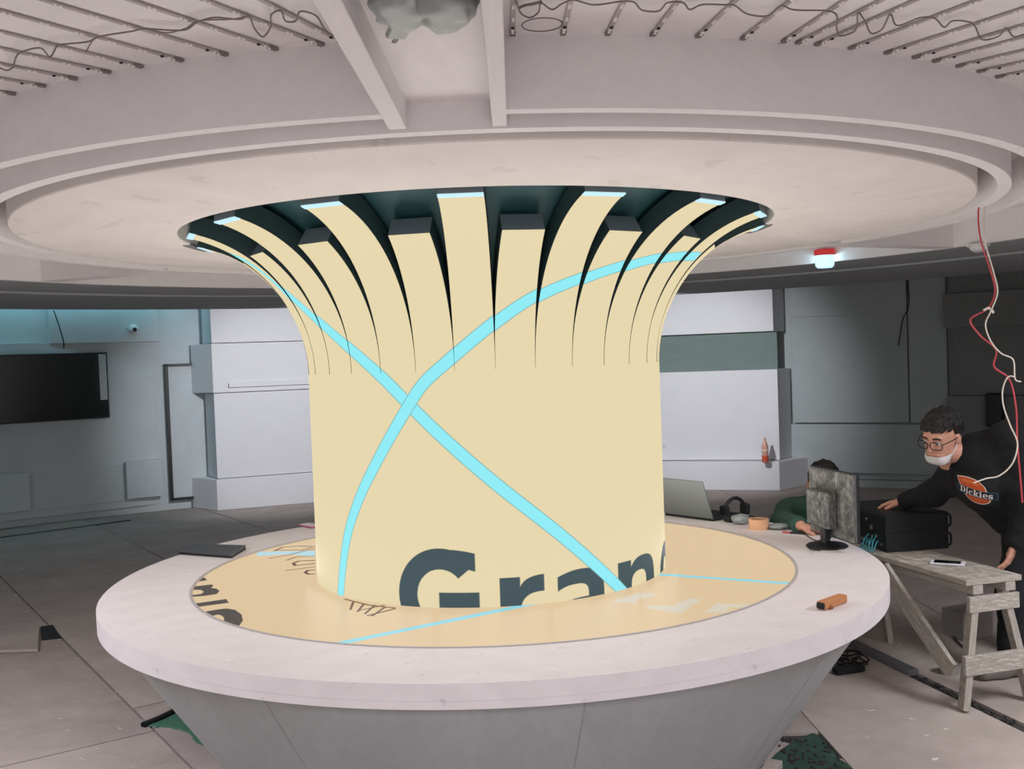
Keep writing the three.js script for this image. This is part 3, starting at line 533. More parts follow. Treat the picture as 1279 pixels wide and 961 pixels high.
// hanging wires
{
  const q = (pts, z0 = 0.33) => pts.map(([x, y]) => atZ(x, y, z0));
  single('red_wire', tube(q([[1232, 208], [1228, 236], [1222, 265], [1225, 300], [1236, 334], [1243, 362], [1239, 378], [1231, 387.5], [1212, 399.5], [1223, 418], [1244.5, 438], [1241.5, 457.6], [1260, 473], [1268.6, 506], [1270.8, 554], [1276, 615], [1277, 628]]), 0.0032, 160), M.red, 'kinked red wire hanging from the slot of the ceiling ring', 'wire');
  single('white_wire', tube(q([[1234, 208], [1231, 240], [1229, 270], [1230, 300], [1241, 340], [1246, 365], [1238, 388], [1231, 405], [1238, 427], [1251, 442], [1265, 449], [1268.6, 475], [1275, 477]], 0.34), 0.0028, 150), M.wireWhite, 'white wire twisted round the upper half of the hanging red wire', 'wire');
  single('white_wire', tube(q([[1268, 471], [1260, 470.5], [1253, 484], [1253, 505], [1262, 532], [1270.8, 554], [1264, 580], [1247, 595], [1232, 598], [1216, 603.6]], 0.34), 0.0028, 120), M.wireWhite, 'loose white wire curving from the red wire across the black sweater', 'wire');
  single('wire_joint', tube(q([[1228, 388], [1235, 385], [1241, 391]], 0.335), 0.005, 12), M.wireWhite, 'twisted pale wire joint on the hanging red wire', 'wire');
}

// ================================================================ WALL OBJECTS
{
  const a = atFar(134, 441, 8.05), az0 = azOf(a), w = 1.45, h = 0.72, az = az0 - w / 2 / 8.05 / DEG, { pos, ry } = onWall(8.06, az);
  const t = thing('television', 'large black wall television with a pale strip of film at its edge', 'television', [pos[0], 1.457, pos[2]], ry);
  part(t, 'frame', rbox(w, h, 0.06, 0.006), M.black); part(t, 'screen', box(w - 0.03, h - 0.03, 0.004).translate(0, 0, 0.031), M.tvGlass);
  part(t, 'film_strip', box(0.075, 0.5, 0.003).translate(w / 2 - 0.055, 0.09, 0.035), std({ color: 0xb9c0c2, roughness: 0.5 }));
  const p = atFar(167, 410, 8.05), cpos = onWall(8.08, azOf(p)), c = thing('security_camera', 'small round security camera on the wall above the television', 'camera', [cpos.pos[0], p.y, cpos.pos[2]], cpos.ry);
  part(c, 'base', cyl(0.05, 0.05, 0.03, 20).rotateX(Math.PI / 2), M.white); part(c, 'camera_ball', new THREE.SphereGeometry(0.045, 20, 14).translate(0, -0.01, 0.05), M.white); part(c, 'camera_lens', cyl(0.022, 0.022, 0.02, 16).rotateX(1.3).translate(0, -0.02, 0.09), M.black);
  single('hanging_cable', tube([[67, 388], [72, 402], [76, 415], [79, 425], [80, 436]].map(([x, y]) => atFar(x, y, 8.06)), 0.006, 40), M.cableDark, 'thin dark cable hanging down the wall above the television', 'cable');
  single('hanging_cable', tube([[1134, 350], [1135, 380], [1133, 388], [1128, 398], [1124, 420], [1122, 432]].map(([x, y]) => atFar(x, y, 8.08)), 0.006, 40), M.blackSoft, 'thin dark cable hanging down the grey wall behind the bending worker', 'cable');
}
{ // bottle on the ledge
  const d = dir(956, 578), { pos } = onWall(7.65, 24.0), y = 0.327, k = (y - 1.6) / d.y, p = camera.position.clone().addScaledVector(d, k);
  const b = thing('drink_bottle', 'small plastic drink bottle with orange label on the white unit ledge', 'bottle', [p.x, 0.327, p.z]);
  b.scale.setScalar(0.78); const lp = [[0, 0], [0.042, 0], [0.046, 0.02], [0.046, 0.09], [0.04, 0.11], [0.046, 0.13], [0.046, 0.2], [0.03, 0.25], [0.016, 0.275], [0.016, 0.285]].map(([r, h]) => new THREE.Vector2(r, h * 1.15));
  part(b, 'bottle_body', new THREE.LatheGeometry(lp, 28), std({ color: 0xd7a28d, roughness: 0.25 })); part(b, 'label_band', cyl(0.0475, 0.0475, 0.085, 28).translate(0, 0.06, 0), std({ color: 0xd0563a, roughness: 0.5 }));
  part(b, 'shoulder_band', cyl(0.0475, 0.047, 0.035, 28).translate(0, 0.18, 0), std({ color: 0xdfc7b4, roughness: 0.5 })); part(b, 'cap', cyl(0.019, 0.019, 0.03, 20).translate(0, 0.335, 0), std({ color: 0xd9b49a, roughness: 0.5 }));
}

// ================================================================ THINGS ON THE COUNTER
const dust = dataTex(256, (u, v) => { const n = fbm(u, v, 5, 5) * 60 + Math.abs(N3(u * 22, v * 3 + fbm(u, v, 4, 3) * 2, 8)) * 75 - 12; return [lim(88 + n), lim(88 + n), lim(85 + n)]; });
{ // monitor seen from behind
  const wd = new THREE.Vector3(0.16, 0, 0.987), c = atY(1033, 683, 0.72);
  const m = thing('desktop_monitor', 'dusty grey desktop monitor seen from behind on a round black foot', 'monitor', [c.x, 0.72, c.z], Math.atan2(-wd.z, wd.x));
  const gm = std({ map: dust, roughness: 0.8 }); // local +x runs along the width towards the camera, local +z is the back
  part(m, 'monitor_back', rbox(0.39, 0.29, 0.022, 0.008).translate(0.005, 0.190, -0.028), gm);
  part(m, 'monitor_bezel', rbox(0.394, 0.294, 0.014, 0.004).translate(0.005, 0.190, -0.042), M.black);
  part(m, 'monitor_screen', box(0.37, 0.25, 0.003).translate(0.005, 0.193, -0.0495), M.tvGlass);
  part(m, 'rear_bulge', rbox(0.20, 0.16, 0.05, 0.012).translate(-0.03, 0.165, 0.005), gm);
  part(m, 'stand_neck', rbox(0.045, 0.11, 0.03, 0.008).translate(-0.005, 0.065, 0.005), M.black);
  part(m, 'stand_foot', new THREE.LatheGeometry([[0, 0.001], [0.088, 0.001], [0.09, 0.005], [0.08, 0.012], [0.03, 0.018], [0, 0.018]].map(([a, b]) => new THREE.Vector2(a, b)), 40), M.black);
  const cable = tube([[1038, 640], [1036, 655], [1042, 668], [1022, 676], [1009, 680], [1012, 686], [1024, 688]].map(([x, y], i) => atY(x, y, [0.86, 0.80, 0.75, 0.727, 0.725, 0.725, 0.742][i])), 0.003, 60);
  single('monitor_cable', cable, M.cableDark, 'black cable looping from the dusty monitor round its foot', 'cable');
  single('signal_cable', tube([[1037, 655], [1039, 668], [1034, 676]].map(([x, y], i) => atY(x, y, [0.82, 0.76, 0.75][i])), 0.004, 24), std({ color: 0x2a6f78, roughness: 0.5 }), 'short teal signal cable behind the dusty monitor', 'cable');
}
{ // laptop, lid towards the camera
  const b = atY(891, 652, 0.72), ang = Math.atan2(-0.78, 0.62), w = 0.33; // hinge line runs to the camera side
  const l = thing('open_laptop', 'open silver laptop with its lid turned to the column', 'laptop', [b.x - 0.62 * w / 2, 0.72, b.z - 0.78 * w / 2], ang);
  part(l, 'keyboard_base', rbox(w, 0.016, 0.23, 0.006).translate(0, 0.009, -0.115), M.blackSoft);
  part(l, 'lid', rbox(w, 0.215, 0.008, 0.004).translate(0, 0.1075, 0), std({ color: 0x6d7370, roughness: 0.5, metalness: 0.2 }), [0, 0.014, 0], [0.36, 0, 0]);
  part(l, 'lid_screen', box(w - 0.02, 0.19, 0.002).translate(0, 0.1085, -0.0052), M.tvGlass, [0, 0.014, 0], [0.36, 0, 0]);
}
{ const p = atY(904, 645, 0.722).add(new THREE.Vector3(0.06, 0, 0)), h = thing('headset', 'black headset lying behind the open laptop', 'headset', [p.x, 0.72, p.z], 0.5);
  part(h, 'headband', new THREE.TorusGeometry(0.07, 0.01, 8, 30, Math.PI).translate(0, 0.025, 0), M.black); for (const s of [-1, 1]) part(h, 'ear_cup', rbox(0.03, 0.06, 0.06, 0.012).translate(s * 0.07, 0.033, 0), M.blackSoft); }
{ const p = atY(948, 661, 0.72), t = thing('tape_roll', 'roll of beige masking tape lying flat on the counter', 'tape', [p.x, 0.72, p.z]);
  part(t, 'tape_band', arcSolid(0.038, 0.048, 0, 0.05, 0, 2 * Math.PI, 40), M.tape); part(t, 'cardboard_core', arcSolid(0.034, 0.0378, 0.001, 0.049, 0, 2 * Math.PI, 40), std({ color: 0xb98a66, roughness: 0.9 })); }
{ const p = atY(913, 652, 0.72); single('power_adapter', rbox(0.06, 0.03, 0.05, 0.006), M.black, 'small black power adapter beside the masking tape', 'adapter', [p.x, 0.7355, p.z], [0, 0.4, 0]);
  single('adapter_cable', tube([[913, 650], [922, 645], [932, 648], [938, 645], [946, 648], [955, 650]].map(([x, y], i) => atY(x, y, 0.724 + (i % 2) * 0.012)), 0.004, 50), M.cableDark, 'thin black cable running behind the masking tape roll', 'cable');
  const q = atY(925, 655, 0.72); const bag = mergeVertices(new THREE.IcosahedronGeometry(0.045, 3).deleteAttribute('uv').deleteAttribute('normal')); const bp = bag.attributes.position; for (let i = 0; i < bp.count; i++) { const n = 1 + 0.35 * N3(bp.getX(i) * 40, bp.getY(i) * 40, bp.getZ(i) * 40); bp.setXYZ(i, bp.getX(i) * n, bp.getY(i) * n * 0.55, bp.getZ(i) * n); } bag.computeVertexNormals();
  single('clear_plastic_bag', bag, M.plasticWrap, 'crumpled clear plastic bag beside the masking tape roll', 'bag', [q.x, 0.746, q.z]);
  const bag2 = bag.clone().scale(1.1, 0.5, 1); const q2 = atY(986, 657, 0.72); single('clear_plastic_bag', bag2, M.plasticWrap, 'flat crumpled clear plastic bag before the green jacket', 'bag', [q2.x - 0.08, 0.735, q2.z + 0.08]); }
{ const a = atY(977, 665, 0.724), b = atY(1006, 667, 0.724), m = a.clone().lerp(b, 0.35), t = thing('screwdriver', 'small screwdriver with a red tip and black handle on the counter', 'screwdriver');
  part(t, 'handle', bar(m, b, 0.016, 0.012, 0.005), M.black); part(t, 'red_tip', bar(a, m, 0.012, 0.008, 0.003), M.red);
  single('mouse_cable', tube([[1004, 666], [1012, 672], [1022, 676], [1030, 674]].map(([x, y]) => atY(x, y, 0.723)), 0.0025, 30), M.cableDark, 'thin dark cable between the screwdriver and the monitor foot', 'cable'); }
{ const a = atY(1025, 757, 0.735), b = atY(1053, 747, 0.735), d = b.clone().sub(a).normalize(), t = thing('wood_offcut', 'short orange brown wooden offcut with a dark split end', 'wood piece');
  part(t, 'wood_body', bar(a, b, 0.036, 0.028, 0.006), std({ color: 0xc08050, roughness: 0.7 })); part(t, 'dark_end', bar(a.clone().addScaledVector(d, -0.006), a.clone().addScaledVector(d, 0.012), 0.03, 0.022, 0.006), M.blackSoft);
  part(t, 'notch', rbox(0.014, 0.012, 0.016, 0.004), std({ color: 0x9a5c36, roughness: 0.8 }), a.clone().addScaledVector(d, 0.035).add(new THREE.Vector3(0.01, -0.008, 0.016)).toArray()); }
{ const P4 = [[223, 689], [240, 681], [307, 683], [289, 694]].map(([x, y]) => { const p = atY(x, y, 0.735); return [p.x, p.z]; });
  const t = thing('closed_laptop', 'closed dark grey laptop lying on the counter rim over its edge', 'laptop'); part(t, 'base', sheet(P4, 0.721, 0.731), M.black); part(t, 'lid', sheet(P4, 0.732, 0.742), std({ color: 0x4a4d50, roughness: 0.5 })); }
{ const p = atY(388, 658, 0.72), t = thing('phone', 'phone with a pink edge lying beside the column', 'phone', [p.x, 0.72, p.z], 0.7); part(t, 'case', rbox(0.075, 0.009, 0.15, 0.004).translate(0, 0.005, 0), std({ color: 0xb0607c, roughness: 0.5 })); part(t, 'screen', box(0.066, 0.001, 0.14).translate(0, 0.0102, 0), std({ color: 0xd9c2c4, roughness: 0.3 })); }

// ================================================================ BENCH, SERVER, SAWHORSES
{
  const e0 = new THREE.Vector3(2.165, 0.545, -0.045), e1 = new THREE.Vector3(1.84, 0.545, -1.32), ax = e1.clone().sub(e0).normalize(), n = new THREE.Vector3(-ax.z, 0, ax.x); // n points to +x
  const o = (u, v, y) => e0.clone().addScaledVector(ax, u).addScaledVector(n, v).setY(y);
  single('bench_plank', bar(o(-0.02, 0, 0.5525), o(1.02, 0, 0.5525), 0.29, 0.025), M.wood, 'paint-splashed plank bench laid over the wooden sawhorse', 'plank');
  {
    const s = thing('sawhorse', 'paint-splashed wooden sawhorse carrying the plank bench', 'sawhorse'), u = 0.02, uf = 0.93;
    for (const v of [-0.085, 0.085]) part(s, 'rail', bar(o(u - 0.04, v, 0.519), o(uf + 0.06, v, 0.519), 0.052, 0.04), M.wood);
    for (const v of [-1, 1]) { part(s, 'leg', bar(o(u, v * 0.075, 0.50), o(u - 0.04, v * 0.175, 0.004), 0.06, 0.03), M.wood); part(s, 'leg', bar(o(uf, v * 0.075, 0.50), o(uf + 0.04, v * 0.175, 0.004), 0.06, 0.03), M.wood); }
    part(s, 'top_brace', bar(o(u - 0.03, -0.13, 0.455), o(u - 0.03, 0.13, 0.455), 0.022, 0.07), M.wood);
    part(s, 'cross_brace', bar(o(u - 0.055, -0.18, 0.20), o(u - 0.055, 0.2, 0.20), 0.022, 0.085), M.wood);
  }
  single('leaning_plank', bar(o(0.04, -0.185, 0.16), o(0.5, -0.185, 0.52), 0.022, 0.085), M.wood, 'short plank leaning diagonally between the sawhorse and the plank', 'plank');
  // server
  const c0 = new THREE.Vector3(1.936, 0.566, -0.629), sx = new THREE.Vector3(0.991, 0, -0.131), sz = new THREE.Vector3(-0.131, 0, -0.991), W = 0.325, L = 0.47, Hh = 0.185;
  const t = thing('rack_server', 'black rack computer case with handles on the plank bench', 'computer', [c0.x, 0.566, c0.z], Math.atan2(-sx.z, sx.x));
  part(t, 'case_body', rbox(W, Hh, L, 0.005).translate(W / 2, Hh / 2, -L / 2), M.blackSoft);
  part(t, 'case_seam', box(W - 0.02, 0.003, 0.003).translate(W / 2, Hh * 0.52, 0.001), M.black);
  part(t, 'top_lid', rbox(W - 0.012, 0.004, L - 0.012, 0.002).translate(W / 2, Hh + 0.002, -L / 2), M.black);
  part(t, 'rear_panel', box(0.004, Hh - 0.02, L - 0.03).translate(-0.002, Hh / 2, -L / 2), std({ color: 0x22282c, roughness: 0.4, metalness: 0.4 }));
  for (let k = 0; k < 9; k++) part(t, 'port', box(0.006, 0.010 + (k % 3) * 0.004, 0.018), M.steel, [-0.005, 0.035 + (k % 4) * 0.036, -0.04 - (k * 0.047) % 0.38]);
  for (const y of [0.045, 0.14]) part(t, 'handle', tube([[W, y - 0.028, -0.02], [W + 0.03, y - 0.028, -0.02], [W + 0.03, y + 0.028, -0.02], [W, y + 0.028, -0.02]], 0.006, 24), M.black);
  part(t, 'front_ear', box(0.012, Hh, 0.03).translate(W + 0.006, Hh / 2, -0.02), M.black);
  for (let k = 0; k < 7; k++) { const z = -0.06 - k * 0.018; const pts = [[-0.011, 0.05 + (k % 2) * 0.02, z], [-0.03 - 0.01 * (k % 3), 0.045, z + 0.02], [-0.06, 0.018, z + 0.05 - k * 0.004], [-0.085 - 0.004 * k, 0.01, z + 0.08]].map((p) => new THREE.Vector3(...p).applyAxisAngle(new THREE.Vector3(0, 1, 0), Math.atan2(-sx.z, sx.x)).add(c0));
    single('network_cable', tube(pts, 0.0034, 20), std({ color: 0x3f98a6, roughness: 0.5 }), 'turquoise network cable plugged into the black rack computer case', 'cable', null, null, 'turquoise network cables of the computer case'); }
  const pp = o(0.29, 0.01, 0.566), ph = thing('phone', 'white rimmed phone with dark screen lying on the plank bench', 'phone', [pp.x, 0.565, pp.z], 1.05); part(ph, 'case', rbox(0.075, 0.009, 0.15, 0.004).translate(0, 0.0055, 0), M.white); part(ph, 'screen', box(0.066, 0.001, 0.115).translate(0, 0.0105, 0), M.tvGlass);
  const bx = atY(1222, 805, 0), b2 = thing('cardboard_box', 'pale box standing on the floor under the plank bench', 'box', [bx.x + 0.02, 0, bx.z - 0.16], 0.3); part(b2, 'box_body', rbox(0.2, 0.15, 0.16, 0.004).translate(0, 0.076, 0), std({ color: 0xa9a39c, roughness: 0.9 })); part(b2, 'box_flap', box(0.2, 0.004, 0.08).translate(0, 0.154, 0.03), std({ color: 0xa09a94, roughness: 0.9 }));
  const bk = atY(1240, 838, 0), bu = thing('paint_tin', 'low pale paint tin on the floor behind the sawhorse', 'tin', [bk.x - 0.22, 0, bk.z + 0.02]); part(bu, 'tin_body', cyl(0.045, 0.04, 0.05, 24).translate(0, 0.026, 0), std({ color: 0x9c968e, roughness: 0.7 })); part(bu, 'tin_rim', new THREE.TorusGeometry(0.045, 0.003, 6, 28).rotateX(Math.PI / 2).translate(0, 0.052, 0), M.steel);
}
// coiled cables on the floor under the counter edge
{
  const c = atY(1050, 825, 0.01);
  { const pts = []; for (let i = 0; i < 44; i++) { const a = i * 0.97, r = 0.05 + 0.06 * rnd(); pts.push([c.x + Math.cos(a) * r + Math.sin(i * 0.13) * 0.05, 0.008 + rnd() * 0.05, c.z + Math.sin(a) * r]); } single('coiled_cable', tube(pts, 0.004, 420), M.cableDark, 'tangled dark cable coil on the floor under the counter rim', 'cable'); }
  single('power_block', rbox(0.16, 0.03, 0.05, 0.006), M.blackSoft, 'dark power block on the floor beside the cable coils', 'power block', [c.x - 0.02, 0.018, c.z + 0.17], [0, 0.3, 0]);
  single('coiled_cable', tube([[1183, 770], [1188, 790], [1200, 806], [1216, 818], [1232, 824]].map(([x, y]) => atY(x, y, 0.008)), 0.005, 40), M.cableDark, 'thick black cable lying across the floor before the pale box', 'cable');
  const ft = thing('stool', 'dark low stool under the counter rim beside the sawhorse', 'stool', [1.5, 0, -0.95], 0.5); part(ft, 'seat', rbox(0.26, 0.03, 0.26, 0.006).translate(0, 0.30, 0), M.blackSoft); for (const x of [-0.1, 0.1]) for (const z of [-0.1, 0.1]) part(ft, 'leg', rbox(0.03, 0.29, 0.03, 0.004).translate(x, 0.145, z), M.blackSoft);
}

// ================================================================ PEOPLE
// a field of rounded bones meshed into one continuous surface
const V = (x, y, z) => new THREE.Vector3(x, y, z);
function capD(p, a, b, r0, r1) { const bx = b.x - a.x, by = b.y - a.y, bz = b.z - a.z, px = p.x - a.x, py = p.y - a.y, pz = p.z - a.z; const t = Math.max(0, Math.min(1, (px * bx + py * by + pz * bz) / (bx * bx + by * by + bz * bz + 1e-9))); return Math.hypot(px - bx * t, py - by * t, pz - bz * t) - (r0 + (r1 - r0) * t); }
function smin(a, b, k) { const h = Math.max(k - Math.abs(a - b), 0) / k; return Math.min(a, b) - h * h * k * 0.25; }
function bonesD(bones, k) { return (p) => { let d = 9; for (const b of bones) d = smin(d, capD(p, b[0], b[1], b[2], b[3]), b[4] || k); return d; }; }
function sdfMesh(fn, lo, hi, cell) {
  const half = Math.max(hi.x - lo.x, hi.y - lo.y, hi.z - lo.z) / 2 + cell * 3, c = lo.clone().add(hi).multiplyScalar(0.5), n = Math.ceil(2 * half / cell) + 1;
  const mc = new MarchingCubes(n, new THREE.MeshStandardMaterial(), false, false, 260000); mc.isolation = 0;
  const p = V(0, 0, 0), hs = n / 2;
  for (let z = 0; z < n; z++) for (let y = 0; y < n; y++) for (let x = 0; x < n; x++) { p.set((x - hs) / hs * half + c.x, (y - hs) / hs * half + c.y, (z - hs) / hs * half + c.z); mc.field[x + y * n + z * n * n] = (p.x < lo.x - cell * 2 || p.x > hi.x + cell * 2 || p.y < lo.y - cell * 2 || p.y > hi.y + cell * 2 || p.z < lo.z - cell * 2 || p.z > hi.z + cell * 2) ? -1 : -fn(p); }
  mc.update();
  const m = mc.count, pos = new Float32Array(m * 3); for (let i = 0; i < m; i++) { pos[i * 3] = mc.positionArray[i * 3] * half + c.x; pos[i * 3 + 1] = mc.positionArray[i * 3 + 1] * half + c.y; pos[i * 3 + 2] = mc.positionArray[i * 3 + 2] * half + c.z; }
  let g = new THREE.BufferGeometry(); g.setAttribute('position', new THREE.BufferAttribute(pos, 3)); g = mergeVertices(g, cell * 0.02); g.computeVertexNormals();
  const q = g.attributes.position, nn = new Float32Array(q.count * 3), e = cell * 0.5, w = V(0, 0, 0), D = (x, y, z) => fn(w.set(x, y, z));
  for (let i = 0; i < q.count; i++) { const x = q.getX(i), y = q.getY(i), z = q.getZ(i), v = V(D(x + e, y, z) - D(x - e, y, z), D(x, y + e, z) - D(x, y - e, z), D(x, y, z + e) - D(x, y, z - e)).normalize(); nn.set([v.x, v.y, v.z], i * 3); }
  g.setAttribute('normal', new THREE.BufferAttribute(nn, 3)); return g;
}
function boundsOf(bones, pad = 0.02) { const lo = V(9, 9, 9), hi = V(-9, -9, -9); for (const [a, b, r0, r1] of bones) { for (const [q, r] of [[a, r0], [b, r1]]) { lo.min(q.clone().subScalar(r + pad)); hi.max(q.clone().addScalar(r + pad)); } } return [lo, hi]; }
function bonesMesh(bones, k, cell, tweak) { const f = bonesD(bones, k), [lo, hi] = boundsOf(bones); return sdfMesh(tweak ? (p) => f(p) + tweak(p) : f, lo, hi, cell); }
const shirtFold = (p) => 0.006 * N3(p.x * 11, p.y * 16, p.z * 11) + 0.003 * N3(p.x * 28, p.y * 34, p.z * 28);
// head in its own axes: +z face, +y up; returns matrix to the world
function headFrame(c, face, up) { const z = face.clone().normalize(), x = new THREE.Vector3().crossVectors(up, z).normalize(), y = new THREE.Vector3().crossVectors(z, x); return new THREE.Matrix4().makeBasis(x, y, z).setPosition(c); }
const ell = (p, c, r) => { const x = (p.x - c[0]) / r[0], y = (p.y - c[1]) / r[1], z = (p.z - c[2]) / r[2], k = Math.hypot(x, y, z); return (k - 1) * Math.min(...r); };
function headD(p) {
  let d = ell(p, [0, 0.035, -0.012], [0.074, 0.088, 0.094]);
  d = smin(d, ell(p, [0, -0.035, 0.028], [0.058, 0.074, 0.062]), 0.04);
  d = smin(d, capD(p, V(-0.025, -0.088, 0.062), V(0.025, -0.088, 0.062), 0.018, 0.018), 0.03);
  d = smin(d, capD(p, V(0, 0.012, 0.085), V(0, -0.026, 0.103), 0.009, 0.014), 0.014);
  d = smin(d, capD(p, V(-0.035, 0.026, 0.078), V(0.035, 0.026, 0.078), 0.010, 0.010), 0.016);
  for (const s of [-1, 1]) { d = smin(d, ell(p, [s * 0.076, -0.002, -0.008], [0.012, 0.032, 0.02]), 0.01); d = Math.max(d, -(ell(p, [s * 0.031, 0.004, 0.094], [0.02, 0.011, 0.014]))); }
  d = smin(d, capD(p, V(-0.022, -0.058, 0.083), V(0.022, -0.058, 0.083), 0.0075, 0.0075), 0.006);
  d = smin(d, capD(p, V(0, -0.06, -0.02), V(0, -0.15, -0.045), 0.052, 0.055), 0.03);
  return d;
}
const headGeo = () => sdfMesh(headD, V(-0.1, -0.17, -0.12), V(0.1, 0.14, 0.13), 0.004);
function hairGeo() { // a shell over the skull, open at the face, with tousled tufts
  return sdfMesh((p) => { const n = 0.010 * N3(p.x * 42 + 3, p.y * 22, p.z * 42) + 0.006 * N3(p.x * 120, p.y * 36, p.z * 120); let d = ell(p, [0, 0.042, -0.016], [0.085, 0.092, 0.106]) + n; const line = 0.058 + 0.01 * Math.sin(p.x * 60); const cut = Math.min(line - p.y, p.z + 0.0 - 0.004 * 0) ; // below the hairline and in front
    const open = Math.min(0.056 - p.y + 0.022 * N3(p.x * 75, 0, 3), p.z - 0.012); d = Math.max(d, open); d = Math.max(d, -0.045 - p.y); return d; }, V(-0.115, -0.07, -0.15), V(0.115, 0.18, 0.13), 0.0045);
}
// a hand: palm and five fingers as chains; axes: fingers run along f, palm normal n (palm side), thumb side t
function handBones(w, f, n, t, curl = 0.5, sc = 1) {
  const at_ = (a, b, c) => w.clone().addScaledVector(f, a * sc).addScaledVector(t, b * sc).addScaledVector(n, c * sc), out = [];
  for (const b of [-0.026, -0.009, 0.009, 0.026]) out.push([at_(0.005, b * 0.7, 0), at_(0.078, b, 0), 0.013 * sc, 0.011 * sc, 0.012]);
  const L = [0.062, 0.075, 0.08, 0.07], B = [-0.030, -0.010, 0.010, 0.029];
  B.forEach((b, i) => { let p = at_(0.08, b, 0.0), ang = curl * 0.5; for (let j = 0; j < 3; j++) { const l = L[i] * [0.45, 0.32, 0.25][j] * sc, q = p.clone().addScaledVector(f, Math.cos(ang) * l).addScaledVector(n, Math.sin(ang) * l).addScaledVector(t, b * 0.12 * sc); out.push([p, q, (0.0098 - j * 0.0009) * sc, (0.009 - j * 0.001) * sc, 0.004]); p = q; ang += curl * 0.75; } });
  const a0 = at_(0.02, 0.026, 0.006), a1 = at_(0.05, 0.052, 0.018), a2 = at_(0.075, 0.058, 0.026); out.push([a0, a1, 0.014 * sc, 0.011 * sc, 0.008], [a1, a2, 0.011 * sc, 0.009 * sc, 0.004]);
  return out;
}
const handMesh = (b) => { const f = bonesD(b, 0.006), [lo, hi] = boundsOf(b, 0.01); return sdfMesh(f, lo, hi, 0.0032); };
const skin = std({ color: 0xc9937c, roughness: 0.55 }), hairMat = std({ color: 0x17130f, roughness: 0.7 }), blackCloth = std({ color: 0x101113, roughness: 0.95 }), trouser = std({ color: 0x1b1d20, roughness: 0.9 }), greenCloth = std({ color: 0x2f4f44, roughness: 0.9 });
{
  const man = thing('person', 'bending worker in black sweater with glasses and lowered white face mask', 'person');
  const hc = atZ(1176, 545, -0.36), face = V(-0.78, -0.34, 0.52), up = V(0.02, 1, 0.12), HM = headFrame(hc, face, up);
  const J = { neck: atZ(1212, 570, -0.37), chest: atZ(1236, 592, -0.38), waist: atZ(1272, 630, -0.42), pelvis: atZ(1296, 655, -0.47), ls: atZ(1262, 548, -0.24), le: atZ(1284, 622, -0.20), lw: atZ(1268, 676, -0.215), rs: atZ(1199, 590, -0.50), re: atZ(1166, 617, -0.62), rw: V(2.095, 0.800, -0.78),
    lh: atZ(1284, 668, -0.40), rh: atZ(1306, 664, -0.56), lk: atZ(1266, 748, -0.38), rk: atZ(1300, 745, -0.60), la: atZ(1262, 820, -0.40), ra: atZ(1298, 815, -0.62) };
  // lower arms reach into the hands
  const fL = J.lw.clone().sub(J.le).normalize(), nL = V(-0.6, 0.0, -0.5).normalize(), tL = new THREE.Vector3().crossVectors(fL, nL).normalize();
  const fR = V(-0.35, -0.12, -0.35).normalize(), nR = V(0, -1, 0).addScaledVector(fR, -fR.y * -1 * -1).normalize(), tR = V(-0.6, 0.0, 0.6).normalize();
  const lHand = handBones(J.lw, fL, nL, tL, 0.45, 0.95), rHand = handBones(J.rw, fR, nR, tR, 0.55, 0.95);
  const torso = [[J.pelvis, J.waist, 0.145, 0.135, 0.1], [J.waist, J.chest, 0.135, 0.155, 0.1], [J.chest, J.neck, 0.145, 0.075, 0.1], [J.ls, J.rs, 0.08, 0.08, 0.1]];
  const arms = [[J.ls, J.le, 0.058, 0.045], [J.le, J.lw, 0.043, 0.03], [J.rs, J.re, 0.058, 0.045], [J.re, J.rw, 0.043, 0.03]];
  const legs = [[J.lh, J.lk, 0.085, 0.058], [J.lk, J.la, 0.055, 0.038], [J.rh, J.rk, 0.085, 0.058], [J.rk, J.ra, 0.055, 0.038], [J.lh, J.rh, 0.1, 0.1]];
  const headW = headGeo().applyMatrix4(HM), body = bonesMesh([...torso.map(([a, b, r, s, k]) => [a, b, r - 0.02, s - 0.02, k]), ...arms.map(([a, b, r, s]) => [a, b, r - 0.008, s - 0.004]), ...legs.map(([a, b, r, s]) => [a, b, r - 0.01, s - 0.006]), [J.neck, hc.clone().add(V(0.02, -0.06, 0)), 0.055, 0.05]], 0.04, 0.013);
  part(man, 'body', merge([body, headW, handMesh(lHand), handMesh(rHand)].map((g) => { g.deleteAttribute('uv'); return g; })), skin);
  const lCuff = J.lw.clone().lerp(J.le, 0.03), rCuff = J.rw.clone().lerp(J.re, 0.05), sweaterBones = [...torso.map(([a, b, r, s, k]) => [a, b, r + 0.004, s + 0.004, k]), [J.ls, J.le, 0.074, 0.062], [J.le, lCuff, 0.06, 0.046], [J.rs, J.re, 0.074, 0.06], [J.re, rCuff, 0.058, 0.045]], sweaterD0 = bonesD(sweaterBones, 0.05), sweaterD = (p) => sweaterD0(p) + shirtFold(p), [slo, shi] = boundsOf(sweaterBones);
  part(man, 'sweater', sdfMesh(sweaterD, slo, shi, 0.011), blackCloth);
  part(man, 'hood', bonesMesh([[J.neck.clone().add(V(0.05, 0.03, 0.05)), J.neck.clone().add(V(0.05, 0.02, -0.11)), 0.05, 0.05], [J.neck.clone().add(V(0.1, 0.03, 0.02)), J.neck.clone().add(V(0.12, 0.01, -0.08)), 0.055, 0.05]], 0.05, 0.011, shirtFold), blackCloth);
  part(man, 'trousers', bonesMesh(legs.map(([a, b, r, s]) => [a, b, r + 0.016, s + 0.018]), 0.04, 0.012, shirtFold), trouser);
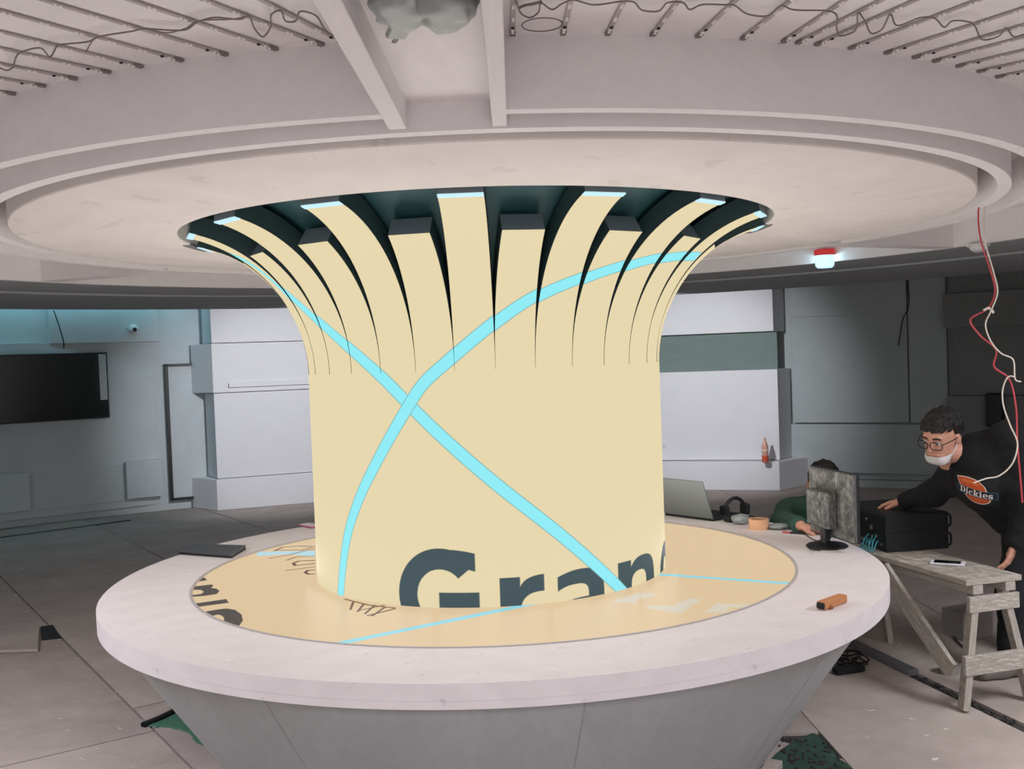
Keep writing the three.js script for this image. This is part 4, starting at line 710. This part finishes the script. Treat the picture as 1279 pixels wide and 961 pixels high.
  for (const a of [J.la, J.ra]) part(man, 'shoe', bonesMesh([[V(a.x + 0.03, 0.045, a.z), V(a.x - 0.06, 0.04, a.z + 0.02), 0.042, 0.038], [V(a.x - 0.06, 0.036, a.z + 0.02), V(a.x - 0.15, 0.032, a.z + 0.045), 0.036, 0.03], [V(a.x + 0.02, 0.06, a.z), V(a.x + 0.02, 0.1, a.z), 0.042, 0.042]], 0.03, 0.008, (p) => Math.max(0, 0.004 - p.y) * 6), std({ color: 0x77716b, roughness: 0.8 }));
  part(man, 'hair', hairGeo().applyMatrix4(HM), hairMat);
  // eyes, brows, glasses, mask
  const H = (x, y, z) => V(x, y, z).applyMatrix4(HM), up1 = (g) => g.applyMatrix4(HM);
  for (const s of [-1, 1]) { part(man, 'eye', up1(new THREE.SphereGeometry(0.0105, 14, 10).translate(s * 0.031, 0.004, 0.081)), M.white); part(man, 'pupil', up1(new THREE.SphereGeometry(0.0055, 12, 8).translate(s * 0.031, 0.002, 0.0895)), M.black); part(man, 'eyebrow', tube([H(s * 0.014, 0.028, 0.0965), H(s * 0.03, 0.032, 0.094), H(s * 0.048, 0.026, 0.083)], 0.0036, 12), hairMat); }
  const gl = []; for (const s of [-1, 1]) { const pts = []; for (let i = 0; i < 20; i++) { const a = i / 20 * 2 * Math.PI, c = Math.cos(a), q = Math.sin(a), e = 0.6; pts.push(H(s * 0.034 + Math.sign(c) * Math.abs(c) ** e * 0.026, 0.0 + Math.sign(q) * Math.abs(q) ** e * 0.019, 0.112 - Math.abs(s * 0.034 + c * 0.026) * 0.22)); } gl.push(tube(pts, 0.0022, 80, true)); gl.push(tube([H(s * 0.06, 0.008, 0.098), H(s * 0.08, 0.01, 0.04), H(s * 0.083, 0.008, -0.015)], 0.0022, 20)); }
  gl.push(tube([H(-0.009, 0.004, 0.111), H(0, 0.007, 0.114), H(0.009, 0.004, 0.111)], 0.002, 8)); part(man, 'glasses', merge(gl), M.black);
  part(man, 'face_mask', up1(sdfMesh((p) => { let d = Math.max(headD(p) - 0.007, -(headD(p) - 0.002)); d = Math.max(d, p.y + 0.066 - (p.z - 0.03) * 0.02 , -0.125 - p.y, 0.0 - p.z + 0.012); return d; }, V(-0.08, -0.14, 0), V(0.08, -0.03, 0.12), 0.0035)), std({ color: 0xd9d6d4, roughness: 0.9 }));
  for (const s of [-1, 1]) part(man, 'mask_strap', tube([H(s * 0.062, -0.072, 0.03), H(s * 0.074, -0.03, 0.008), H(s * 0.084, 0.02, -0.012)], 0.0025, 20), M.white);
  // chest print, wrapped on the sweater
  const cv = canvas(512, 384), g = cv.getContext('2d'); g.fillStyle = '#101113'; g.fillRect(0, 0, 512, 384);
  g.fillStyle = '#e8dcc8'; const em = (o) => { g.beginPath(); g.moveTo(60 - o, 60 - o); g.quadraticCurveTo(150, 30 - o, 260, 50 - o); g.quadraticCurveTo(330, 60 - o, 380 + o, 120); g.lineTo(430 + o, 250); g.quadraticCurveTo(440 + o, 330 + o, 350, 345 + o); g.quadraticCurveTo(230, 350 + o, 170 - o, 270); g.lineTo(110 - o, 170); g.closePath(); g.fill(); };
  em(10); g.fillStyle = '#cf5a2e'; em(0); g.fillStyle = '#e07a3e'; g.beginPath(); g.moveTo(110, 75); g.quadraticCurveTo(240, 55, 310, 95); g.lineTo(330, 120); g.quadraticCurveTo(220, 90, 125, 105); g.fill();
  g.fillStyle = '#161b22'; g.save(); g.translate(270, 215); g.rotate(0.08); g.fillRect(-215, -48, 450, 92); g.strokeStyle = '#3f6a86'; g.lineWidth = 5; g.strokeRect(-215, -48, 450, 92); g.fillStyle = '#eceae6'; g.font = 'bold 104px serif'; g.textAlign = 'center'; g.textBaseline = 'middle'; g.fillText('Dickies', 8, -2, 430); g.restore();
  const tex = canvasTex(cv), nu = 24, nv = 18, pos = [], uv = [], ix = [], march = (o, d, n = 90) => { const p = o.clone(); for (let k = 0; k < n; k++) { const q = sweaterD(p) - 0.004; p.addScaledVector(d, q * 0.8); if (q < 0.0003) break; } return p; };
  const cc = march(camera.position.clone().addScaledVector(dir(1215, 614).normalize(), 4.1), dir(1215, 614).normalize()), gr = (p, e = 0.03) => V(sweaterD(V(p.x + e, p.y, p.z)) - sweaterD(V(p.x - e, p.y, p.z)), sweaterD(V(p.x, p.y + e, p.z)) - sweaterD(V(p.x, p.y - e, p.z)), sweaterD(V(p.x, p.y, p.z + e)) - sweaterD(V(p.x, p.y, p.z - e))).normalize();
  const pn = gr(cc), ex = V(1, 0.1, 0.1).addScaledVector(pn, -V(1, 0.1, 0.1).dot(pn)).normalize(), ey = new THREE.Vector3().crossVectors(pn, ex), PW = 0.205, PH = 0.152; // the print hangs in the sweater's own tangent plane
  for (let j = 0; j <= nv; j++) for (let i = 0; i <= nu; i++) { const u = i / nu, v = j / nv, o = cc.clone().addScaledVector(ex, (u - 0.5) * PW).addScaledVector(ey, (0.5 - v) * PH).addScaledVector(pn, 0.08), p = march(o, pn.clone().negate()); pos.push(p.x, p.y, p.z); uv.push(u, 1 - v); }
  for (let j = 0; j < nv; j++) for (let i = 0; i < nu; i++) { const a = j * (nu + 1) + i, b = a + nu + 1; ix.push(a, b, b + 1, a, b + 1, a + 1); }
  const pg = new THREE.BufferGeometry(); pg.setAttribute('position', new THREE.Float32BufferAttribute(pos, 3)); pg.setAttribute('uv', new THREE.Float32BufferAttribute(uv, 2)); pg.setIndex(ix); pg.computeVertexNormals();
  part(man, 'chest_print', pg, std({ map: tex, roughness: 0.8, side: THREE.DoubleSide })).userData.label = 'orange and cream chest emblem with white lettering';
}
{ // crouching worker, mostly hidden behind the monitor
  const p2 = thing('person', 'crouching worker in dark green jacket hidden behind the dusty monitor', 'person');
  const hc = atZ(1028, 606, -1.3), B = V(hc.x, 0, hc.z), HM = headFrame(hc, V(-0.2, -0.45, 0.9), V(0.05, 1, 0.3));
  const J = { neck: hc.clone().add(V(0.0, -0.12, -0.05)), chest: V(B.x - 0.01, 0.55, B.z - 0.10), pelvis: V(B.x + 0.05, 0.24, B.z - 0.22), rs: V(B.x - 0.17, 0.665, B.z - 0.06), ls: V(B.x + 0.17, 0.66, B.z - 0.10), re: atZ(978, 652, -1.08), rw: atY(1001, 657, 0.755), le: V(B.x + 0.24, 0.45, B.z + 0.08), lw: V(B.x + 0.1, 0.5, B.z + 0.2), rk: V(B.x - 0.12, 0.42, B.z + 0.12), lk: V(B.x + 0.16, 0.42, B.z + 0.08), ra: V(B.x - 0.1, 0.08, B.z - 0.08), la: V(B.x + 0.15, 0.08, B.z - 0.12) };
  const torso = [[J.pelvis, J.chest, 0.13, 0.14, 0.1], [J.chest, J.neck, 0.13, 0.06, 0.1], [J.rs, J.ls, 0.07, 0.07, 0.1]], arms = [[J.rs, J.re, 0.052, 0.042], [J.re, J.rw, 0.04, 0.028], [J.ls, J.le, 0.052, 0.042], [J.le, J.lw, 0.04, 0.028]], legs = [[J.pelvis, J.rk, 0.09, 0.06], [J.rk, J.ra, 0.055, 0.038], [J.pelvis, J.lk, 0.09, 0.06], [J.lk, J.la, 0.055, 0.038]];
  const f1 = V(0.75, -0.12, 0.45).normalize(), n1 = V(0.1, -1, 0.1).normalize(), t1 = new THREE.Vector3().crossVectors(n1, f1).normalize(), f2 = J.lw.clone().sub(J.le).normalize();
  part(p2, 'body', merge([bonesMesh([...torso.map(([a, b, r, s, k]) => [a, b, r - 0.02, s - 0.012, k]), ...arms.map(([a, b, r, s]) => [a, b, r - 0.008, s - 0.004]), ...legs.map(([a, b, r, s]) => [a, b, r - 0.01, s - 0.006]), [J.neck, hc.clone().add(V(0, -0.06, -0.02)), 0.055, 0.05]], 0.04, 0.014), headGeo().applyMatrix4(HM), handMesh(handBones(J.rw, f1, n1, t1, 0.5, 0.9)), handMesh(handBones(J.lw, f2, V(0, -1, 0), V(-0.5, 0, 0.5).normalize(), 0.5, 0.9))].map((g) => { g.deleteAttribute('uv'); return g; })), skin);
  part(p2, 'jacket', bonesMesh([...torso.map(([a, b, r, s, k]) => [a, b, r + 0.006, s + 0.006, k]), [J.rs, J.re, 0.072, 0.06], [J.re, J.rw.clone().lerp(J.re, 0.1), 0.056, 0.044], [J.ls, J.le, 0.072, 0.06], [J.le, J.lw.clone().lerp(J.le, 0.06), 0.056, 0.044]], 0.05, 0.012, shirtFold), greenCloth);
  part(p2, 'trousers', bonesMesh(legs.map(([a, b, r, s]) => [a, b, r + 0.014, s + 0.014]), 0.04, 0.013, shirtFold), trouser);
  for (const a of [J.la, J.ra]) part(p2, 'shoe', bonesMesh([[V(a.x, 0.045, a.z - 0.02), V(a.x, 0.04, a.z + 0.14), 0.042, 0.032], [V(a.x, 0.06, a.z), V(a.x, 0.1, a.z), 0.042, 0.042]], 0.03, 0.009, (p) => Math.max(0, 0.004 - p.y) * 6), M.blackSoft);
  part(p2, 'hair', hairGeo().applyMatrix4(HM), hairMat);
  for (const s of [-1, 1]) part(p2, 'eye', new THREE.SphereGeometry(0.0105, 14, 10).translate(s * 0.031, 0.004, 0.081).applyMatrix4(HM), M.white);
}
renderer.render(scene, camera);
